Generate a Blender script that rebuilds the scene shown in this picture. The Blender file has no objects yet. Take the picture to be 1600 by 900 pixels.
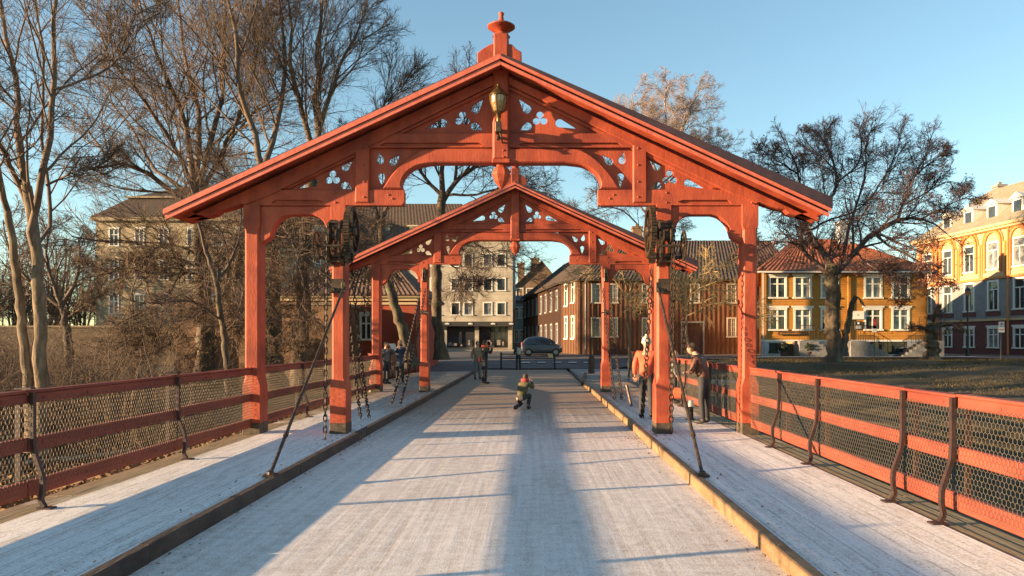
import bpy, math, random
import numpy as np
from mathutils import Vector, Matrix
R = math.radians
rnd = random.Random(7)
sc = bpy.context.scene
COL = sc.collection

# ------------------------------------------------------------------ camera, sky, sun, exposure
CAMX, CAMZ, F, VX, VY = 0.537, 1.70, 1150.0, 833.0, 530.0     # photo pixels of a 1600 px wide frame
cam = bpy.data.cameras.new('camera'); camo = bpy.data.objects.new('camera', cam); COL.objects.link(camo)
camo.location = (CAMX, 0, CAMZ); camo.rotation_euler = (R(90), 0, 0)
cam.sensor_width = 36; cam.lens = 36*F/1600; cam.shift_x = -33/1600; cam.shift_y = 80/1600
cam.clip_start = .05; cam.clip_end = 3000
sc.camera = camo
SUN_EL = 8.1; SUN_T = .27                       # light travels (+1, +T) over the ground
w = bpy.data.worlds.new('World'); sc.world = w; w.use_nodes = True
nt = w.node_tree; bg = nt.nodes['Background']
sky = nt.nodes.new('ShaderNodeTexSky'); sky.sky_type = 'NISHITA'; sky.sun_disc = False
sky.sun_elevation = R(SUN_EL); sky.altitude = 50; sky.air_density = 1.0; sky.dust_density = .05; sky.ozone_density = 1.2
sdir = Vector((-1, -SUN_T, math.tan(R(SUN_EL))*math.hypot(1, SUN_T))).normalized()   # towards the sun
sky.sun_rotation = math.atan2(sdir.x, sdir.y)
tint = nt.nodes.new('ShaderNodeMixRGB'); tint.blend_type = 'MULTIPLY'; tint.inputs[0].default_value = 1; tint.inputs[2].default_value = (.93, 1.10, 1.14, 1)
gm = nt.nodes.new('ShaderNodeGamma'); gm.inputs[1].default_value = .90; nt.links.new(sky.outputs[0], gm.inputs[0]); nt.links.new(gm.outputs[0], tint.inputs[1]); nt.links.new(tint.outputs[0], bg.inputs[0]); bg.inputs[1].default_value = .083
sl = bpy.data.lights.new('sun', 'SUN'); sl.energy = 5.0; sl.angle = R(.55); sl.color = (1.0, .68, .38)
so = bpy.data.objects.new('sun', sl); COL.objects.link(so); so.location = (-30, -8, 20)
so.rotation_euler = (-sdir).to_track_quat('-Z', 'Y').to_euler()
vs = sc.view_settings; vs.view_transform = 'Standard'; vs.look = 'None'; vs.gamma = 1; vs.use_curve_mapping = False
vs.exposure = 1.9

def P(px, py, d):      # the world point a photo pixel shows at depth d
    return Vector((CAMX+(px-VX)/F*d, d, CAMZ+(VY-py)/F*d))

# ------------------------------------------------------------------ materials
MATS = {}
def mat(name, col, rough=.7, col2=None, scale=6, stretch=(1, 1, 1), bump=0, bscale=None, metal=0, detail=4, spec=.5, thr=(.35, .65), trans=0, alpha=1, coat=0, third=None):
    m = bpy.data.materials.new(name); m.use_nodes = True; MATS[name] = m
    t = m.node_tree; b = t.nodes['Principled BSDF']
    b.inputs['Base Color'].default_value = (*col, 1); b.inputs['Roughness'].default_value = rough
    b.inputs['Metallic'].default_value = metal; b.inputs['Specular IOR Level'].default_value = spec
    if coat: b.inputs['Coat Weight'].default_value = coat
    if trans: b.inputs['Transmission Weight'].default_value = trans
    if col2 or bump:
        tc = t.nodes.new('ShaderNodeTexCoord'); mp = t.nodes.new('ShaderNodeMapping'); mp.inputs['Scale'].default_value = stretch
        t.links.new(tc.outputs['Object'], mp.inputs[0])
        n = t.nodes.new('ShaderNodeTexNoise'); n.inputs['Scale'].default_value = scale; n.inputs['Detail'].default_value = detail; n.inputs['Roughness'].default_value = .65
        t.links.new(mp.outputs[0], n.inputs['Vector'])
        if col2:
            r = t.nodes.new('ShaderNodeValToRGB'); r.color_ramp.elements[0].position = thr[0]; r.color_ramp.elements[1].position = thr[1]
            r.color_ramp.elements[0].color = (*col, 1); r.color_ramp.elements[1].color = (*col2, 1)
            t.links.new(n.outputs['Fac'], r.inputs[0]); t.links.new(r.outputs[0], b.inputs['Base Color'])
            if third:      # blotches of a third colour at a broad scale
                n3 = t.nodes.new('ShaderNodeTexNoise'); n3.inputs['Scale'].default_value = third[1]; n3.inputs['Detail'].default_value = 5
                t.links.new(tc.outputs['Object'], n3.inputs['Vector'])
                r3 = t.nodes.new('ShaderNodeValToRGB'); r3.color_ramp.elements[0].position = third[2]; r3.color_ramp.elements[1].position = third[3]
                mx = t.nodes.new('ShaderNodeMixRGB'); mx.inputs[2].default_value = (*third[0], 1)
                t.links.new(n3.outputs['Fac'], r3.inputs[0]); t.links.new(r3.outputs[0], mx.inputs[0]); t.links.new(r.outputs[0], mx.inputs[1])
                t.links.new(mx.outputs[0], b.inputs['Base Color'])
        if bump:
            src = n
            if bscale:
                src = t.nodes.new('ShaderNodeTexNoise'); src.inputs['Scale'].default_value = bscale; src.inputs['Detail'].default_value = 5
                t.links.new(mp.outputs[0], src.inputs['Vector'])
            bp = t.nodes.new('ShaderNodeBump'); bp.inputs['Strength'].default_value = bump; bp.inputs['Distance'].default_value = .02
            t.links.new(src.outputs['Fac'], bp.inputs['Height']); t.links.new(bp.outputs[0], b.inputs['Normal'])
    return m
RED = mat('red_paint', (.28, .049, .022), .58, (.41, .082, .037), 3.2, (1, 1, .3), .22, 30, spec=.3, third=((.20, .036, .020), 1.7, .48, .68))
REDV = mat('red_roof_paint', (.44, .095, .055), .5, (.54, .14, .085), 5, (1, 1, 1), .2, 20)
DARKROOF = mat('dark_roof_sheet', (.028, .014, .020), .5, (.05, .025, .03), 4)
RAIL = mat('rail_paint', (.165, .036, .023), .65, (.28, .066, .040), 4, (1, .2, 1), .4, 24, spec=.3, third=((.17, .03, .018), 1.1, .5, .7))
IRON = mat('black_iron', (.02, .015, .011), .45, (.085, .055, .03), 14, bump=.3, metal=.3)
CHAINM = mat('chain_iron', (.012, .009, .007), .6, (.045, .026, .016), 30, spec=.3)
IRONP = mat('dark_post_iron', (.022, .013, .012), .55, (.05, .022, .018), 12, bump=.2)
WIRE = mat('galvanised_wire', (.22, .18, .13), .5, (.14, .11, .08), 20, metal=.3)
BRASS = mat('aged_brass', (.22, .14, .05), .42, (.08, .055, .03), 18, metal=.8)
AMBER = mat('amber_glass', (.42, .27, .12), .10, (.26, .16, .07), 22, spec=.9, trans=.3, bump=.3)
TAR = mat('tarred_plinth', (.035, .026, .018), .7, (.10, .07, .045), 12, bump=.3)
OCHREW = mat('sunlit_weathered_kerb', (.18, .105, .052), .8, (.30, .19, .10), 5, (4, .5, 1), .6, 14, third=((.10, .065, .03), 3.0, .55, .7))  # golden tone of the sunlit right kerb is put into the wood colour
DARKW = mat('shaded_dark_timber', (.032, .022, .018), .75, (.07, .05, .035), 5, (4, .5, 1), .6, 14)  # near-black carries the shade on the left kerb's face; also used for deck beams
EDGEW = mat('deck_edge_timber', (.16, .11, .055), .8, (.30, .23, .13), 7, (6, .25, 1), .5, 10, third=((.45, .42, .37), 1.1, .56, .7))
GLASS = mat('window_glass', (.012, .012, .014), .06, (.05, .055, .06), .6, spec=.8)
CURT = mat('curtained_glass', (.24, .24, .23), .25, (.04, .04, .045), 2.2, spec=.7)
WHITE = mat('white_paint', (.72, .69, .62), .55, (.62, .58, .50), 6)
BARK = mat('bark', (.035, .024, .016), .9, (.12, .085, .055), 7, (1, 1, .25), .9, 12, third=((.12, .13, .06), 1.2, .55, .75))
BARKP = mat('pale_bark', (.09, .065, .04), .9, (.24, .18, .115), 8, (1, 1, .3), .8, 14, third=((.12, .08, .045), 1.3, .5, .7))
TWIG = mat('twig_bark', (.075, .048, .032), .85, (.15, .098, .062), 3)
TWIGR = mat('reddish_twig_bark', (.075, .046, .042), .85, (.14, .088, .078), 3)
TWIGD = mat('dark_twig_bark', (.06, .038, .030), .85, (.11, .07, .05), 3)
TWIGG = mat('golden_twigs', (.30, .20, .085), .8, (.42, .29, .13), 3)
TWIGM = mat('pale_twigs', (.26, .19, .16), .8, (.34, .26, .21), 3)
LEAFR = mat('dry_red_leaf', (.11, .036, .024), .8, (.20, .065, .032), 9)
GRASSM = mat('winter_grass', (.030, .024, .009), .95, (.075, .052, .020), 3.2, (1, 1, 1), .9, 30, third=((.12, .075, .035), .35, .5, .66))
EARTH = mat('brown_bank', (.055, .038, .022), .95, (.13, .095, .05), 2.5, (1, 1, 1), 1, 18, third=((.055, .06, .022), .5, .45, .62))
ASPH = mat('asphalt', (.045, .046, .05), .85, (.075, .075, .08), 20, bump=.2, third=((.10, .10, .105), .8, .55, .7))
PAVE = mat('pale_paving', (.22, .20, .18), .85, (.30, .28, .25), 8, bump=.2)
PAINTW = mat('road_marking', (.6, .6, .6), .7, (.4, .4, .4), 10)
def add_brick(m, sx, sy, mort, c1, c2, cm, vert='X'):
    t = m.node_tree; b = t.nodes['Principled BSDF']
    tc = t.nodes.new('ShaderNodeTexCoord'); sp = t.nodes.new('ShaderNodeSeparateXYZ'); cb = t.nodes.new('ShaderNodeCombineXYZ')
    ad = t.nodes.new('ShaderNodeMath'); ad.operation = 'ADD'
    t.links.new(tc.outputs['Object'], sp.inputs[0]); t.links.new(sp.outputs[0], ad.inputs[0]); t.links.new(sp.outputs[1], ad.inputs[1])
    t.links.new(ad.outputs[0], cb.inputs[0]); t.links.new(sp.outputs[2], cb.inputs[1])
    br = t.nodes.new('ShaderNodeTexBrick'); br.inputs['Scale'].default_value = 1
    br.inputs['Brick Width'].default_value = sx; br.inputs['Row Height'].default_value = sy; br.inputs['Mortar Size'].default_value = mort
    br.inputs['Color1'].default_value = (*c1, 1); br.inputs['Color2'].default_value = (*c2, 1); br.inputs['Mortar'].default_value = (*cm, 1)
    t.links.new(cb.outputs[0], br.inputs[0])
    n = t.nodes.new('ShaderNodeTexNoise'); n.inputs['Scale'].default_value = .7; n.inputs['Detail'].default_value = 6; t.links.new(tc.outputs['Object'], n.inputs[0])
    mx = t.nodes.new('ShaderNodeMixRGB'); mx.blend_type = 'MULTIPLY'; mx.inputs[0].default_value = .8
    r = t.nodes.new('ShaderNodeValToRGB'); r.color_ramp.elements[0].position = .3; r.color_ramp.elements[0].color = (.55, .5, .45, 1); r.color_ramp.elements[1].position = .6
    t.links.new(n.outputs[0], r.inputs[0]); t.links.new(br.outputs[0], mx.inputs[1]); t.links.new(r.outputs[0], mx.inputs[2])
    t.links.new(mx.outputs[0], b.inputs['Base Color'])
    bp = t.nodes.new('ShaderNodeBump'); bp.inputs['Strength'].default_value = .5; bp.inputs['Distance'].default_value = .02; bp.invert = True
    t.links.new(br.outputs['Fac'], bp.inputs['Height']); t.links.new(bp.outputs[0], b.inputs['Normal'])
BRICK = mat('old_brick', (.2, .1, .05), .9); add_brick(BRICK, .25, .08, .012, (.26, .12, .055), (.18, .085, .04), (.16, .13, .09))
BRICKR = mat('red_wall', (.34, .07, .035), .85); add_brick(BRICKR, .25, .08, .006, (.36, .07, .035), (.32, .06, .03), (.30, .06, .03))
ASHLAR = mat('sand_ashlar', (.36, .29, .18), .9); add_brick(ASHLAR, 1.1, .42, .02, (.40, .33, .21), (.36, .29, .19), (.27, .22, .14))
PANELC = mat('cream_panels', (.42, .37, .29), .8); add_brick(PANELC, 2.2, .55, .03, (.45, .40, .31), (.42, .37, .28), (.36, .31, .24))
TIMBER = mat('brown_timber', (.095, .042, .02), .8, (.17, .075, .032), 5, (3, 3, .15), .5, 8)
TIMBERD = mat('dark_timber', (.07, .038, .026), .85, (.11, .055, .035), 5, (3, 3, .15), .4)
OCHRE = mat('ochre_boards', (.37, .155, .022), .75, (.44, .195, .03), 3)
CREAMY = mat('cream_stucco', (.48, .32, .16), .8, (.54, .38, .20), 2)
ORANGE = mat('orange_trim', (.48, .17, .045), .8, (.54, .20, .06), 4)
MAROON = mat('shaded_maroon_plinth', (.12, .035, .03), .85, (.16, .05, .04), 4)  # maroon, darkened to stand in for shade low on the corner building
GREYP = mat('shaded_grey_render', (.19, .18, .17), .85, (.25, .23, .21), 3)  # greyish render, its colour lowered to carry the shade on the lower storeys
BASEW = mat('whitewashed_base', (.50, .52, .56), .85, (.38, .40, .43), 2)
TILE = mat('orange_tiles', (.40, .12, .04), .8, (.24, .065, .03), 5, bump=.2)
TILED = mat('dark_tiles', (.045, .03, .024), .85, (.095, .062, .042), 5, bump=.3)
SLATE = mat('slate_roof', (.20, .16, .11), .8, (.28, .23, .16), 3, bump=.2)
ZINC = mat('zinc', (.3, .3, .3), .5, metal=.5)

def deck_material(name, frost, wood, lo, hi, across):
    m = bpy.data.materials.new(name); m.use_nodes = True; t = m.node_tree; b = t.nodes['Principled BSDF']; L = t.links.new
    tc = t.nodes.new('ShaderNodeTexCoord'); sp = t.nodes.new('ShaderNodeSeparateXYZ'); L(tc.outputs['Object'], sp.inputs[0])
    def noise(scale, st, det=5, rough=.6):
        mp = t.nodes.new('ShaderNodeMapping'); mp.inputs['Scale'].default_value = st; L(tc.outputs['Object'], mp.inputs[0])
        n = t.nodes.new('ShaderNodeTexNoise'); n.inputs['Scale'].default_value = scale; n.inputs['Detail'].default_value = det; n.inputs['Roughness'].default_value = rough
        L(mp.outputs[0], n.inputs['Vector']); return n.outputs['Fac']
    def M(op, a, bb=None, c=None):
        n = t.nodes.new('ShaderNodeMath'); n.operation = op
        for i, v in enumerate((a, bb, c)):
            if v is None: continue
            if isinstance(v, (int, float)): n.inputs[i].default_value = v
            else: L(v, n.inputs[i])
        return n.outputs[0]
    fine = noise(55, (1, 1, 1), 6, .8); track = noise(9, (1.6, .03, 1), 6); broad = noise(.55, (1, .5, 1), 4); pl = noise(9, (2, .22, 1) if not across else (.22, 2, 1), 5, .7)
    mid = noise(8, (1, 1, 1), 5, .7)
    # how much frost: more near, less beyond the first gate
    far = t.nodes.new('ShaderNodeMapRange'); far.inputs[1].default_value = 12.; far.inputs[2].default_value = 22.; far.inputs[3].default_value = 0; far.inputs[4].default_value = .34 if across else .20
    L(sp.outputs[1], far.inputs[0])
    v = M('MULTIPLY', fine, .80); v = M('MULTIPLY_ADD', track, .24, v); v = M('MULTIPLY_ADD', broad, .22, v); v = M('MULTIPLY_ADD', pl, .12 if across else .30, v); v = M('MULTIPLY_ADD', mid, .32 if across else .16, v)
    v = M('SUBTRACT', v, far.outputs[0])
    r = t.nodes.new('ShaderNodeValToRGB'); r.color_ramp.elements[0].position = lo; r.color_ramp.elements[1].position = hi
    r.color_ramp.elements[0].color = (*wood, 1); r.color_ramp.elements[1].color = (*frost, 1)
    L(v, r.inputs[0])
    # board seams
    ax = sp.outputs[1] if across else sp.outputs[0]
    wob = M('MULTIPLY_ADD', noise(1.5, (1, 1, 1)), .03, ax)
    fr = M('FRACT', M('DIVIDE', wob, .21)); seam = M('LESS_THAN', fr, .075)
    gate = t.nodes.new('ShaderNodeMapRange'); gate.inputs[1].default_value = 12.0 if across else -50; gate.inputs[2].default_value = 14 if across else -40
    gate.inputs[3].default_value = .0 if across else .25; gate.inputs[4].default_value = .9 if across else .35; L(sp.outputs[1], gate.inputs[0])
    brk = M('MULTIPLY', seam, M('GREATER_THAN', noise(2.2, (1, 1, 1)), .46 if not across else .38))
    sf = M('MULTIPLY', brk, gate.outputs[0])
    mx = t.nodes.new('ShaderNodeMixRGB'); mx.inputs[2].default_value = (.05, .035, .025, 1); L(sf, mx.inputs[0]); L(r.outputs[0], mx.inputs[1])
    L(mx.outputs[0], b.inputs['Base Color']); b.inputs['Roughness'].default_value = .75; b.inputs['Specular IOR Level'].default_value = .3
    bp = t.nodes.new('ShaderNodeBump'); bp.inputs['Strength'].default_value = .55; bp.inputs['Distance'].default_value = .02
    h = M('MULTIPLY_ADD', M('MULTIPLY', seam, gate.outputs[0]), -.8, M('ADD', M('MULTIPLY', fine, .5), M('ADD', M('MULTIPLY', pl, .0 if across else .3), M('MULTIPLY', track, .5))))
    L(h, bp.inputs['Height']); L(bp.outputs[0], b.inputs['Normal'])
    return m
DECKM = deck_material('frosted_roadway', (.80, .75, .70), (.31, .225, .165), .64, .92, True)
WALKM = deck_material('frosted_walkway', (.84, .81, .78), (.25, .18, .12), .64, .91, False)

# ------------------------------------------------------------------ mesh helpers
def link_mesh(name, me, m, parent=None, smooth=False):
    if m:
        if isinstance(m, (list, tuple)):
            for x in m: me.materials.append(x)
        else: me.materials.append(m)
    o = bpy.data.objects.new(name, me); COL.objects.link(o)
    if parent: o.parent = parent
    if smooth:
        me.polygons.foreach_set('use_smooth', [True]*len(me.polygons))
    return o
def tag(o, label=None, cat=None, group=None, kind=None):
    if label: o['label'] = label
    if cat: o['category'] = cat
    if group: o['group'] = group
    if kind: o['kind'] = kind
    return o
def thing(name, label, cat, loc=(0, 0, 0), rz=0, group=None):
    o = bpy.data.objects.new(name, None); COL.objects.link(o); o.location = loc; o.rotation_euler = (0, 0, rz); o.empty_display_size = .3
    return tag(o, label, cat, group)
def copy_tree(o, parent=None):
    c = o.copy(); COL.objects.link(c); c.parent = parent
    for ch in [x for x in bpy.data.objects if x.parent == o]: copy_tree(ch, c)
    return c
class MB:
    def __init__(s): s.v = []; s.f = []; s.mi = []; s.m = 0
    def add(s, vs_, fs):
        b = len(s.v); s.v += [tuple(v) for v in vs_]; s.f += [tuple(i+b for i in f) for f in fs]; s.mi += [s.m]*len(fs); return s
    def box(s, c, d, rot=None, bev=0):
        x, y, z = d[0]/2, d[1]/2, d[2]/2
        if bev:
            b_ = min(bev, x*.9, y*.9, z*.9); vs_ = []
            for sx in (-1, 1):
                for sy in (-1, 1):
                    for sz in (-1, 1):
                        vs_ += [Vector((sx*(x-b_), sy*(y-b_), sz*z)), Vector((sx*(x-b_), sy*y, sz*(z-b_))), Vector((sx*x, sy*(y-b_), sz*(z-b_)))]
            def id_(sx, sy, sz, k): return ((sx > 0)*4+(sy > 0)*2+(sz > 0))*3+k
            fs = []
            for q in (-1, 1):
                fs.append([id_(-1, -1, q, 0), id_(1, -1, q, 0), id_(1, 1, q, 0), id_(-1, 1, q, 0)][::q])
                fs.append([id_(-1, q, -1, 1), id_(-1, q, 1, 1), id_(1, q, 1, 1), id_(1, q, -1, 1)][::q])
                fs.append([id_(q, -1, -1, 2), id_(q, 1, -1, 2), id_(q, 1, 1, 2), id_(q, -1, 1, 2)][::q])
            for a in (-1, 1):
                for c_ in (-1, 1):
                    fs.append([id_(-1, a, c_, 0), id_(1, a, c_, 0), id_(1, a, c_, 1), id_(-1, a, c_, 1)][::a*c_])
                    fs.append([id_(a, -1, c_, 0), id_(a, -1, c_, 2), id_(a, 1, c_, 2), id_(a, 1, c_, 0)][::a*c_])
                    fs.append([id_(a, c_, -1, 1), id_(a, c_, 1, 1), id_(a, c_, 1, 2), id_(a, c_, -1, 2)][::a*c_])
            for sx in (-1, 1):
                for sy in (-1, 1):
                    for sz in (-1, 1):
                        fs.append([id_(sx, sy, sz, 0), id_(sx, sy, sz, 1), id_(sx, sy, sz, 2)][::-sx*sy*sz])
        else:
            vs_ = [Vector((a*x, b*y, c2*z)) for a in (-1, 1) for b in (-1, 1) for c2 in (-1, 1)]
            fs = [(0, 1, 3, 2), (4, 6, 7, 5), (0, 4, 5, 1), (2, 3, 7, 6), (0, 2, 6, 4), (1, 5, 7, 3)]
        c = Vector(c)
        if rot is not None: vs_ = [rot @ v for v in vs_]
        return s.add([v+c for v in vs_], fs)
    def bx(s, x0, x1, y0, y1, z0, z1, bev=0): return s.box(((x0+x1)/2, (y0+y1)/2, (z0+z1)/2), (abs(x1-x0), abs(y1-y0), abs(z1-z0)), None, bev)
    def bar(s, a, b, w_, h_, up=(0, 0, 1)):
        a, b = Vector(a), Vector(b); d = (b-a); L_ = d.length; d.normalize(); u = Vector(up); x = d.cross(u)
        if x.length < 1e-4: x = Vector((1, 0, 0))
        x.normalize(); z = x.cross(d)
        return s.box((a+b)/2, (w_, L_, h_), Matrix((x, d, z)).transposed())
    def tube(s, pts, rs, m=8, cap=True):
        pts = [Vector(p) for p in pts]
        if not hasattr(rs, '__len__'): rs = [rs]*len(pts)
        vs_ = []; U = None
        for i, p in enumerate(pts):
            d = (pts[min(i+1, len(pts)-1)]-pts[max(i-1, 0)]).normalized()
            if U is None:
                U = d.cross(Vector((0, 0, 1)))
                if U.length < .05: U = d.cross(Vector((1, 0, 0)))
            U = (U-d*U.dot(d)).normalized(); V = d.cross(U)
            for k in range(m):
                a = 2*math.pi*k/m; vs_.append(p+(U*math.cos(a)+V*math.sin(a))*rs[i])
        fs = [(i*m+k, i*m+(k+1) % m, (i+1)*m+(k+1) % m, (i+1)*m+k) for i in range(len(pts)-1) for k in range(m)]
        if cap: fs += [tuple(range(m))[::-1], tuple((len(pts)-1)*m+k for k in range(m))]
        return s.add(vs_, fs)
    def lathe(s, c, prof, m=20, axis='Z', sq=1.0):     # prof [(r, h)]
        c = Vector(c); vs_ = []
        for r_, h in prof:
            for k in range(m):
                a = 2*math.pi*(k+.5)/m
                q = (r_*math.cos(a), r_*math.sin(a)*sq, h)
                if axis == 'X': q = (h, r_*math.cos(a), r_*math.sin(a))
                if axis == 'Y': q = (r_*math.cos(a), h, r_*math.sin(a))
                vs_.append(c+Vector(q))
        n = len(prof)
        fs = [(i*m+k, i*m+(k+1) % m, (i+1)*m+(k+1) % m, (i+1)*m+k) for i in range(n-1) for k in range(m)]
        fs += [tuple(range(m))[::-1], tuple((n-1)*m+k for k in range(m))]
        return s.add(vs_, fs)
    def prism(s, poly, y0, y1, plane='XZ', bevel=0):     # poly of (x, z), extruded along y
        n = len(poly)
        if plane == 'XZ': f = lambda p, t: (p[0], t, p[1])
        elif plane == 'YZ': f = lambda p, t: (t, p[0], p[1])
        else: f = lambda p, t: (p[0], p[1], t)
        vs_ = [f(p, y0) for p in poly]+[f(p, y1) for p in poly]
        fs = [tuple(range(n)), tuple(range(2*n-1, n-1, -1))]+[(i, i+n, (i+1) % n+n, (i+1) % n) for i in range(n)]
        return s.add(vs_, fs)
    def build(s, name, m, parent=None, smooth=False, fix=True):
        me = bpy.data.meshes.new(name); me.from_pydata(s.v, [], s.f)
        if isinstance(m, (list, tuple)): me.polygons.foreach_set('material_index', s.mi)
        if fix:
            import bmesh
            bm = bmesh.new(); bm.from_mesh(me); bmesh.ops.recalc_face_normals(bm, faces=bm.faces); bm.to_mesh(me); bm.free()
        me.update()
        o = link_mesh(name, me, m, parent)
        if smooth:
            try:
                me.shade_auto_smooth
            except Exception: pass
            me.polygons.foreach_set('use_smooth', [True]*len(me.polygons))
            es = o.modifiers.new('edges', 'EDGE_SPLIT'); es.split_angle = R(38)
        return o

def plate_mesh(outer, holes, y0, y1, bev=.008, mirror=False):
    """a flat timber cut to an outline (x, z) with openings, chamfered, between y0 and y1"""
    cu = bpy.data.curves.new('plate', 'CURVE'); cu.dimensions = '2D'; cu.fill_mode = 'BOTH'
    for poly in [outer]+list(holes):
        sp = cu.splines.new('POLY'); sp.points.add(len(poly)-1)
        for i, p in enumerate(poly): sp.points[i].co = (-p[0] if mirror else p[0], p[1], 0, 1)
        sp.use_cyclic_u = True
    th = abs(y1-y0)/2; cu.extrude = max(th-bev, .001); cu.bevel_depth = bev; cu.offset = -bev; cu.bevel_resolution = 0
    o = bpy.data.objects.new('plate', cu); COL.objects.link(o)
    dg = bpy.context.evaluated_depsgraph_get(); dg.update()
    me = bpy.data.meshes.new_from_object(o.evaluated_get(dg))
    bpy.data.objects.remove(o); bpy.data.curves.remove(cu)
    n = len(me.vertices); co = np.empty(n*3); me.vertices.foreach_get('co', co); co = co.reshape(-1, 3)
    out = np.stack([co[:, 0], (y0+y1)/2+co[:, 2], co[:, 1]], 1)
    vs_ = [tuple(v) for v in out]; fs = [tuple(p.vertices) for p in me.polygons]
    bpy.data.meshes.remove(me)
    return vs_, fs

# many tubes at once, all with k points and m sides
def tubes_mesh(name, batches, m_, parent=None, smooth=True, knob=0):
    V = []; Q = []; base = 0
    for Pn, Rn, m in batches:
        if len(Pn) == 0: continue
        N, k, _ = Pn.shape
        d = Pn[:, -1]-Pn[:, 0]; d /= np.linalg.norm(d, axis=1, keepdims=True)+1e-9
        ref = np.where(np.abs(d[:, 2:3]) > .9, np.array([[1., 0, 0]]), np.array([[0, 0, 1.]]))
        U = np.cross(d, ref); U /= np.linalg.norm(U, axis=1, keepdims=True)+1e-9; W = np.cross(d, U)
        a = 2*np.pi*np.arange(m)/m
        ring = np.cos(a)[None, :, None]*U[:, None, :]+np.sin(a)[None, :, None]*W[:, None, :]
        RR = Rn[:, :, None, None]*np.ones((1, 1, m, 1))
        if knob:
            nz = rng.normal(size=(N, k, m)); nz = (nz+np.roll(nz, 1, 2)+np.roll(nz, -1, 2))/3+rng.normal(size=(N, 1, m))*.6
            RR = RR*(1+knob*nz[..., None])
        vv = Pn[:, :, None, :]+RR*ring[:, None, :, :]
        V.append(vv.reshape(-1, 3))
        idx = base+(np.arange(N)[:, None, None]*k*m+np.arange(k-1)[None, :, None]*m)
        kk = np.arange(m)[None, None, :]; k2 = (np.arange(m)+1)[None, None, :] % m
        q = np.stack([idx+k2, idx+kk, idx+m+kk, idx+m+k2], -1).reshape(-1, 4); Q.append(q)
        base += N*k*m
    V = np.concatenate(V).astype(np.float32); Q = np.concatenate(Q).astype(np.int32)
    me = bpy.data.meshes.new(name); me.vertices.add(len(V)); me.vertices.foreach_set('co', V.ravel())
    me.loops.add(Q.size); me.loops.foreach_set('vertex_index', Q.ravel())
    me.polygons.add(len(Q)); me.polygons.foreach_set('loop_start', np.arange(0, Q.size, 4, dtype=np.int32))
    me.update(calc_edges=True)
    if smooth: me.polygons.foreach_set('use_smooth', np.ones(len(Q), dtype=bool))
    return link_mesh(name, me, m_, parent)

# ------------------------------------------------------------------ the setting
def hgt(x, y):
    def sm(t): t = max(0., min(1., t)); return t*t*(3-2*t)
    street = .5*sm((y-41)/19)
    left = -1.35+1.3*sm((y-26)/14)+3.0*sm((y-44)/26)
    right = -1.45+2.0*sm((y-12)/26)-.05*sm((y-48)/12)
    if x < 0:
        t = sm((-x-5.2)/4.0); h = street*(1-t)+left*t if y > 41 else (street-.35)*(1-t)+left*t
        if y > 44: t2 = sm((-x-12)/8.); h = street*(1-t2)+left*t2
    else:
        t = sm((x-4.6)/4.5); h = (street-.35*(y < 40.9))*(1-t)+right*t
        if y > 46: h = street*(1-sm((x-10)/10))+right*sm((x-10)/10)
    h -= 4.0*sm((-2-y)/12)
    return h
def ground_sheet(name, xs, ys, m, dz=0, noise=0):
    v = [(x, y, hgt(x, y)+dz+(noise*(math.sin(x*1.3+y*.7)+math.sin(x*.47-y*1.1+2)) if noise and y < 38 else 0)) for y in ys for x in xs]
    n = len(xs); f = [(j*n+i, j*n+i+1, (j+1)*n+i+1, (j+1)*n+i) for j in range(len(ys)-1) for i in range(n-1)]
    me = bpy.data.meshes.new(name); me.from_pydata(v, [], f); me.update()
    return link_mesh(name, me, m, None, True)
def fr(a, b, n): return [a+(b-a)*i/n for i in range(n+1)]
xsL = fr(-900, -80, 6)[:-1]+fr(-80, -30, 20)[:-1]+fr(-30, 30, 110)[:-1]+fr(30, 80, 20)[:-1]+fr(80, 900, 6)
ysL = fr(-200, -15, 6)[:-1]+fr(-15, 50, 90)[:-1]+fr(50, 120, 24)[:-1]+fr(120, 1500, 8)
g = ground_sheet('ground', xsL, ysL, [EARTH, GRASSM], 0, .05)
me = g.data
mi = [1 if (sum(me.vertices[i].co.x for i in p.vertices) > 0 or me.vertices[p.vertices[0]].co.x < -30) else 0 for p in me.polygons]
me.polygons.foreach_set('material_index', mi); tag(g, kind='structure')
tag(ground_sheet('street', fr(-12, 60, 72), fr(41.2, 110, 60), ASPH, .06), kind='structure')
b = MB(); b.bx(-5.3, -2.58, 36.01, 41.2, -1, .06); tag(b.build('pavement', ASPH), kind='structure')
b = MB(); b.bx(2.58, 9.5, 29.01, 41.2, -1.5, .04); tag(b.build('pavement', PAVE), kind='structure')
tag(ground_sheet('pavement', fr(12.5, 27, 20), fr(42.0, 45.2, 6), PAVE, .12), kind='structure')
mk = MB()
for i in range(5): mk.bx(-.2+i*1.0, .35+i*1.0, 46.6, 48.4, hgt(1, 47.5)+.075, hgt(1, 47.5)+.082)
tag(mk.build('road_marking', PAINTW), kind='structure')
mk = MB(); mk.bx(-10, 2.7, 69.4, 71.9, hgt(-2, 70)-.1, hgt(-2, 70)+.2)
tag(mk.build('pavement', PAVE), kind='structure')

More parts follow.
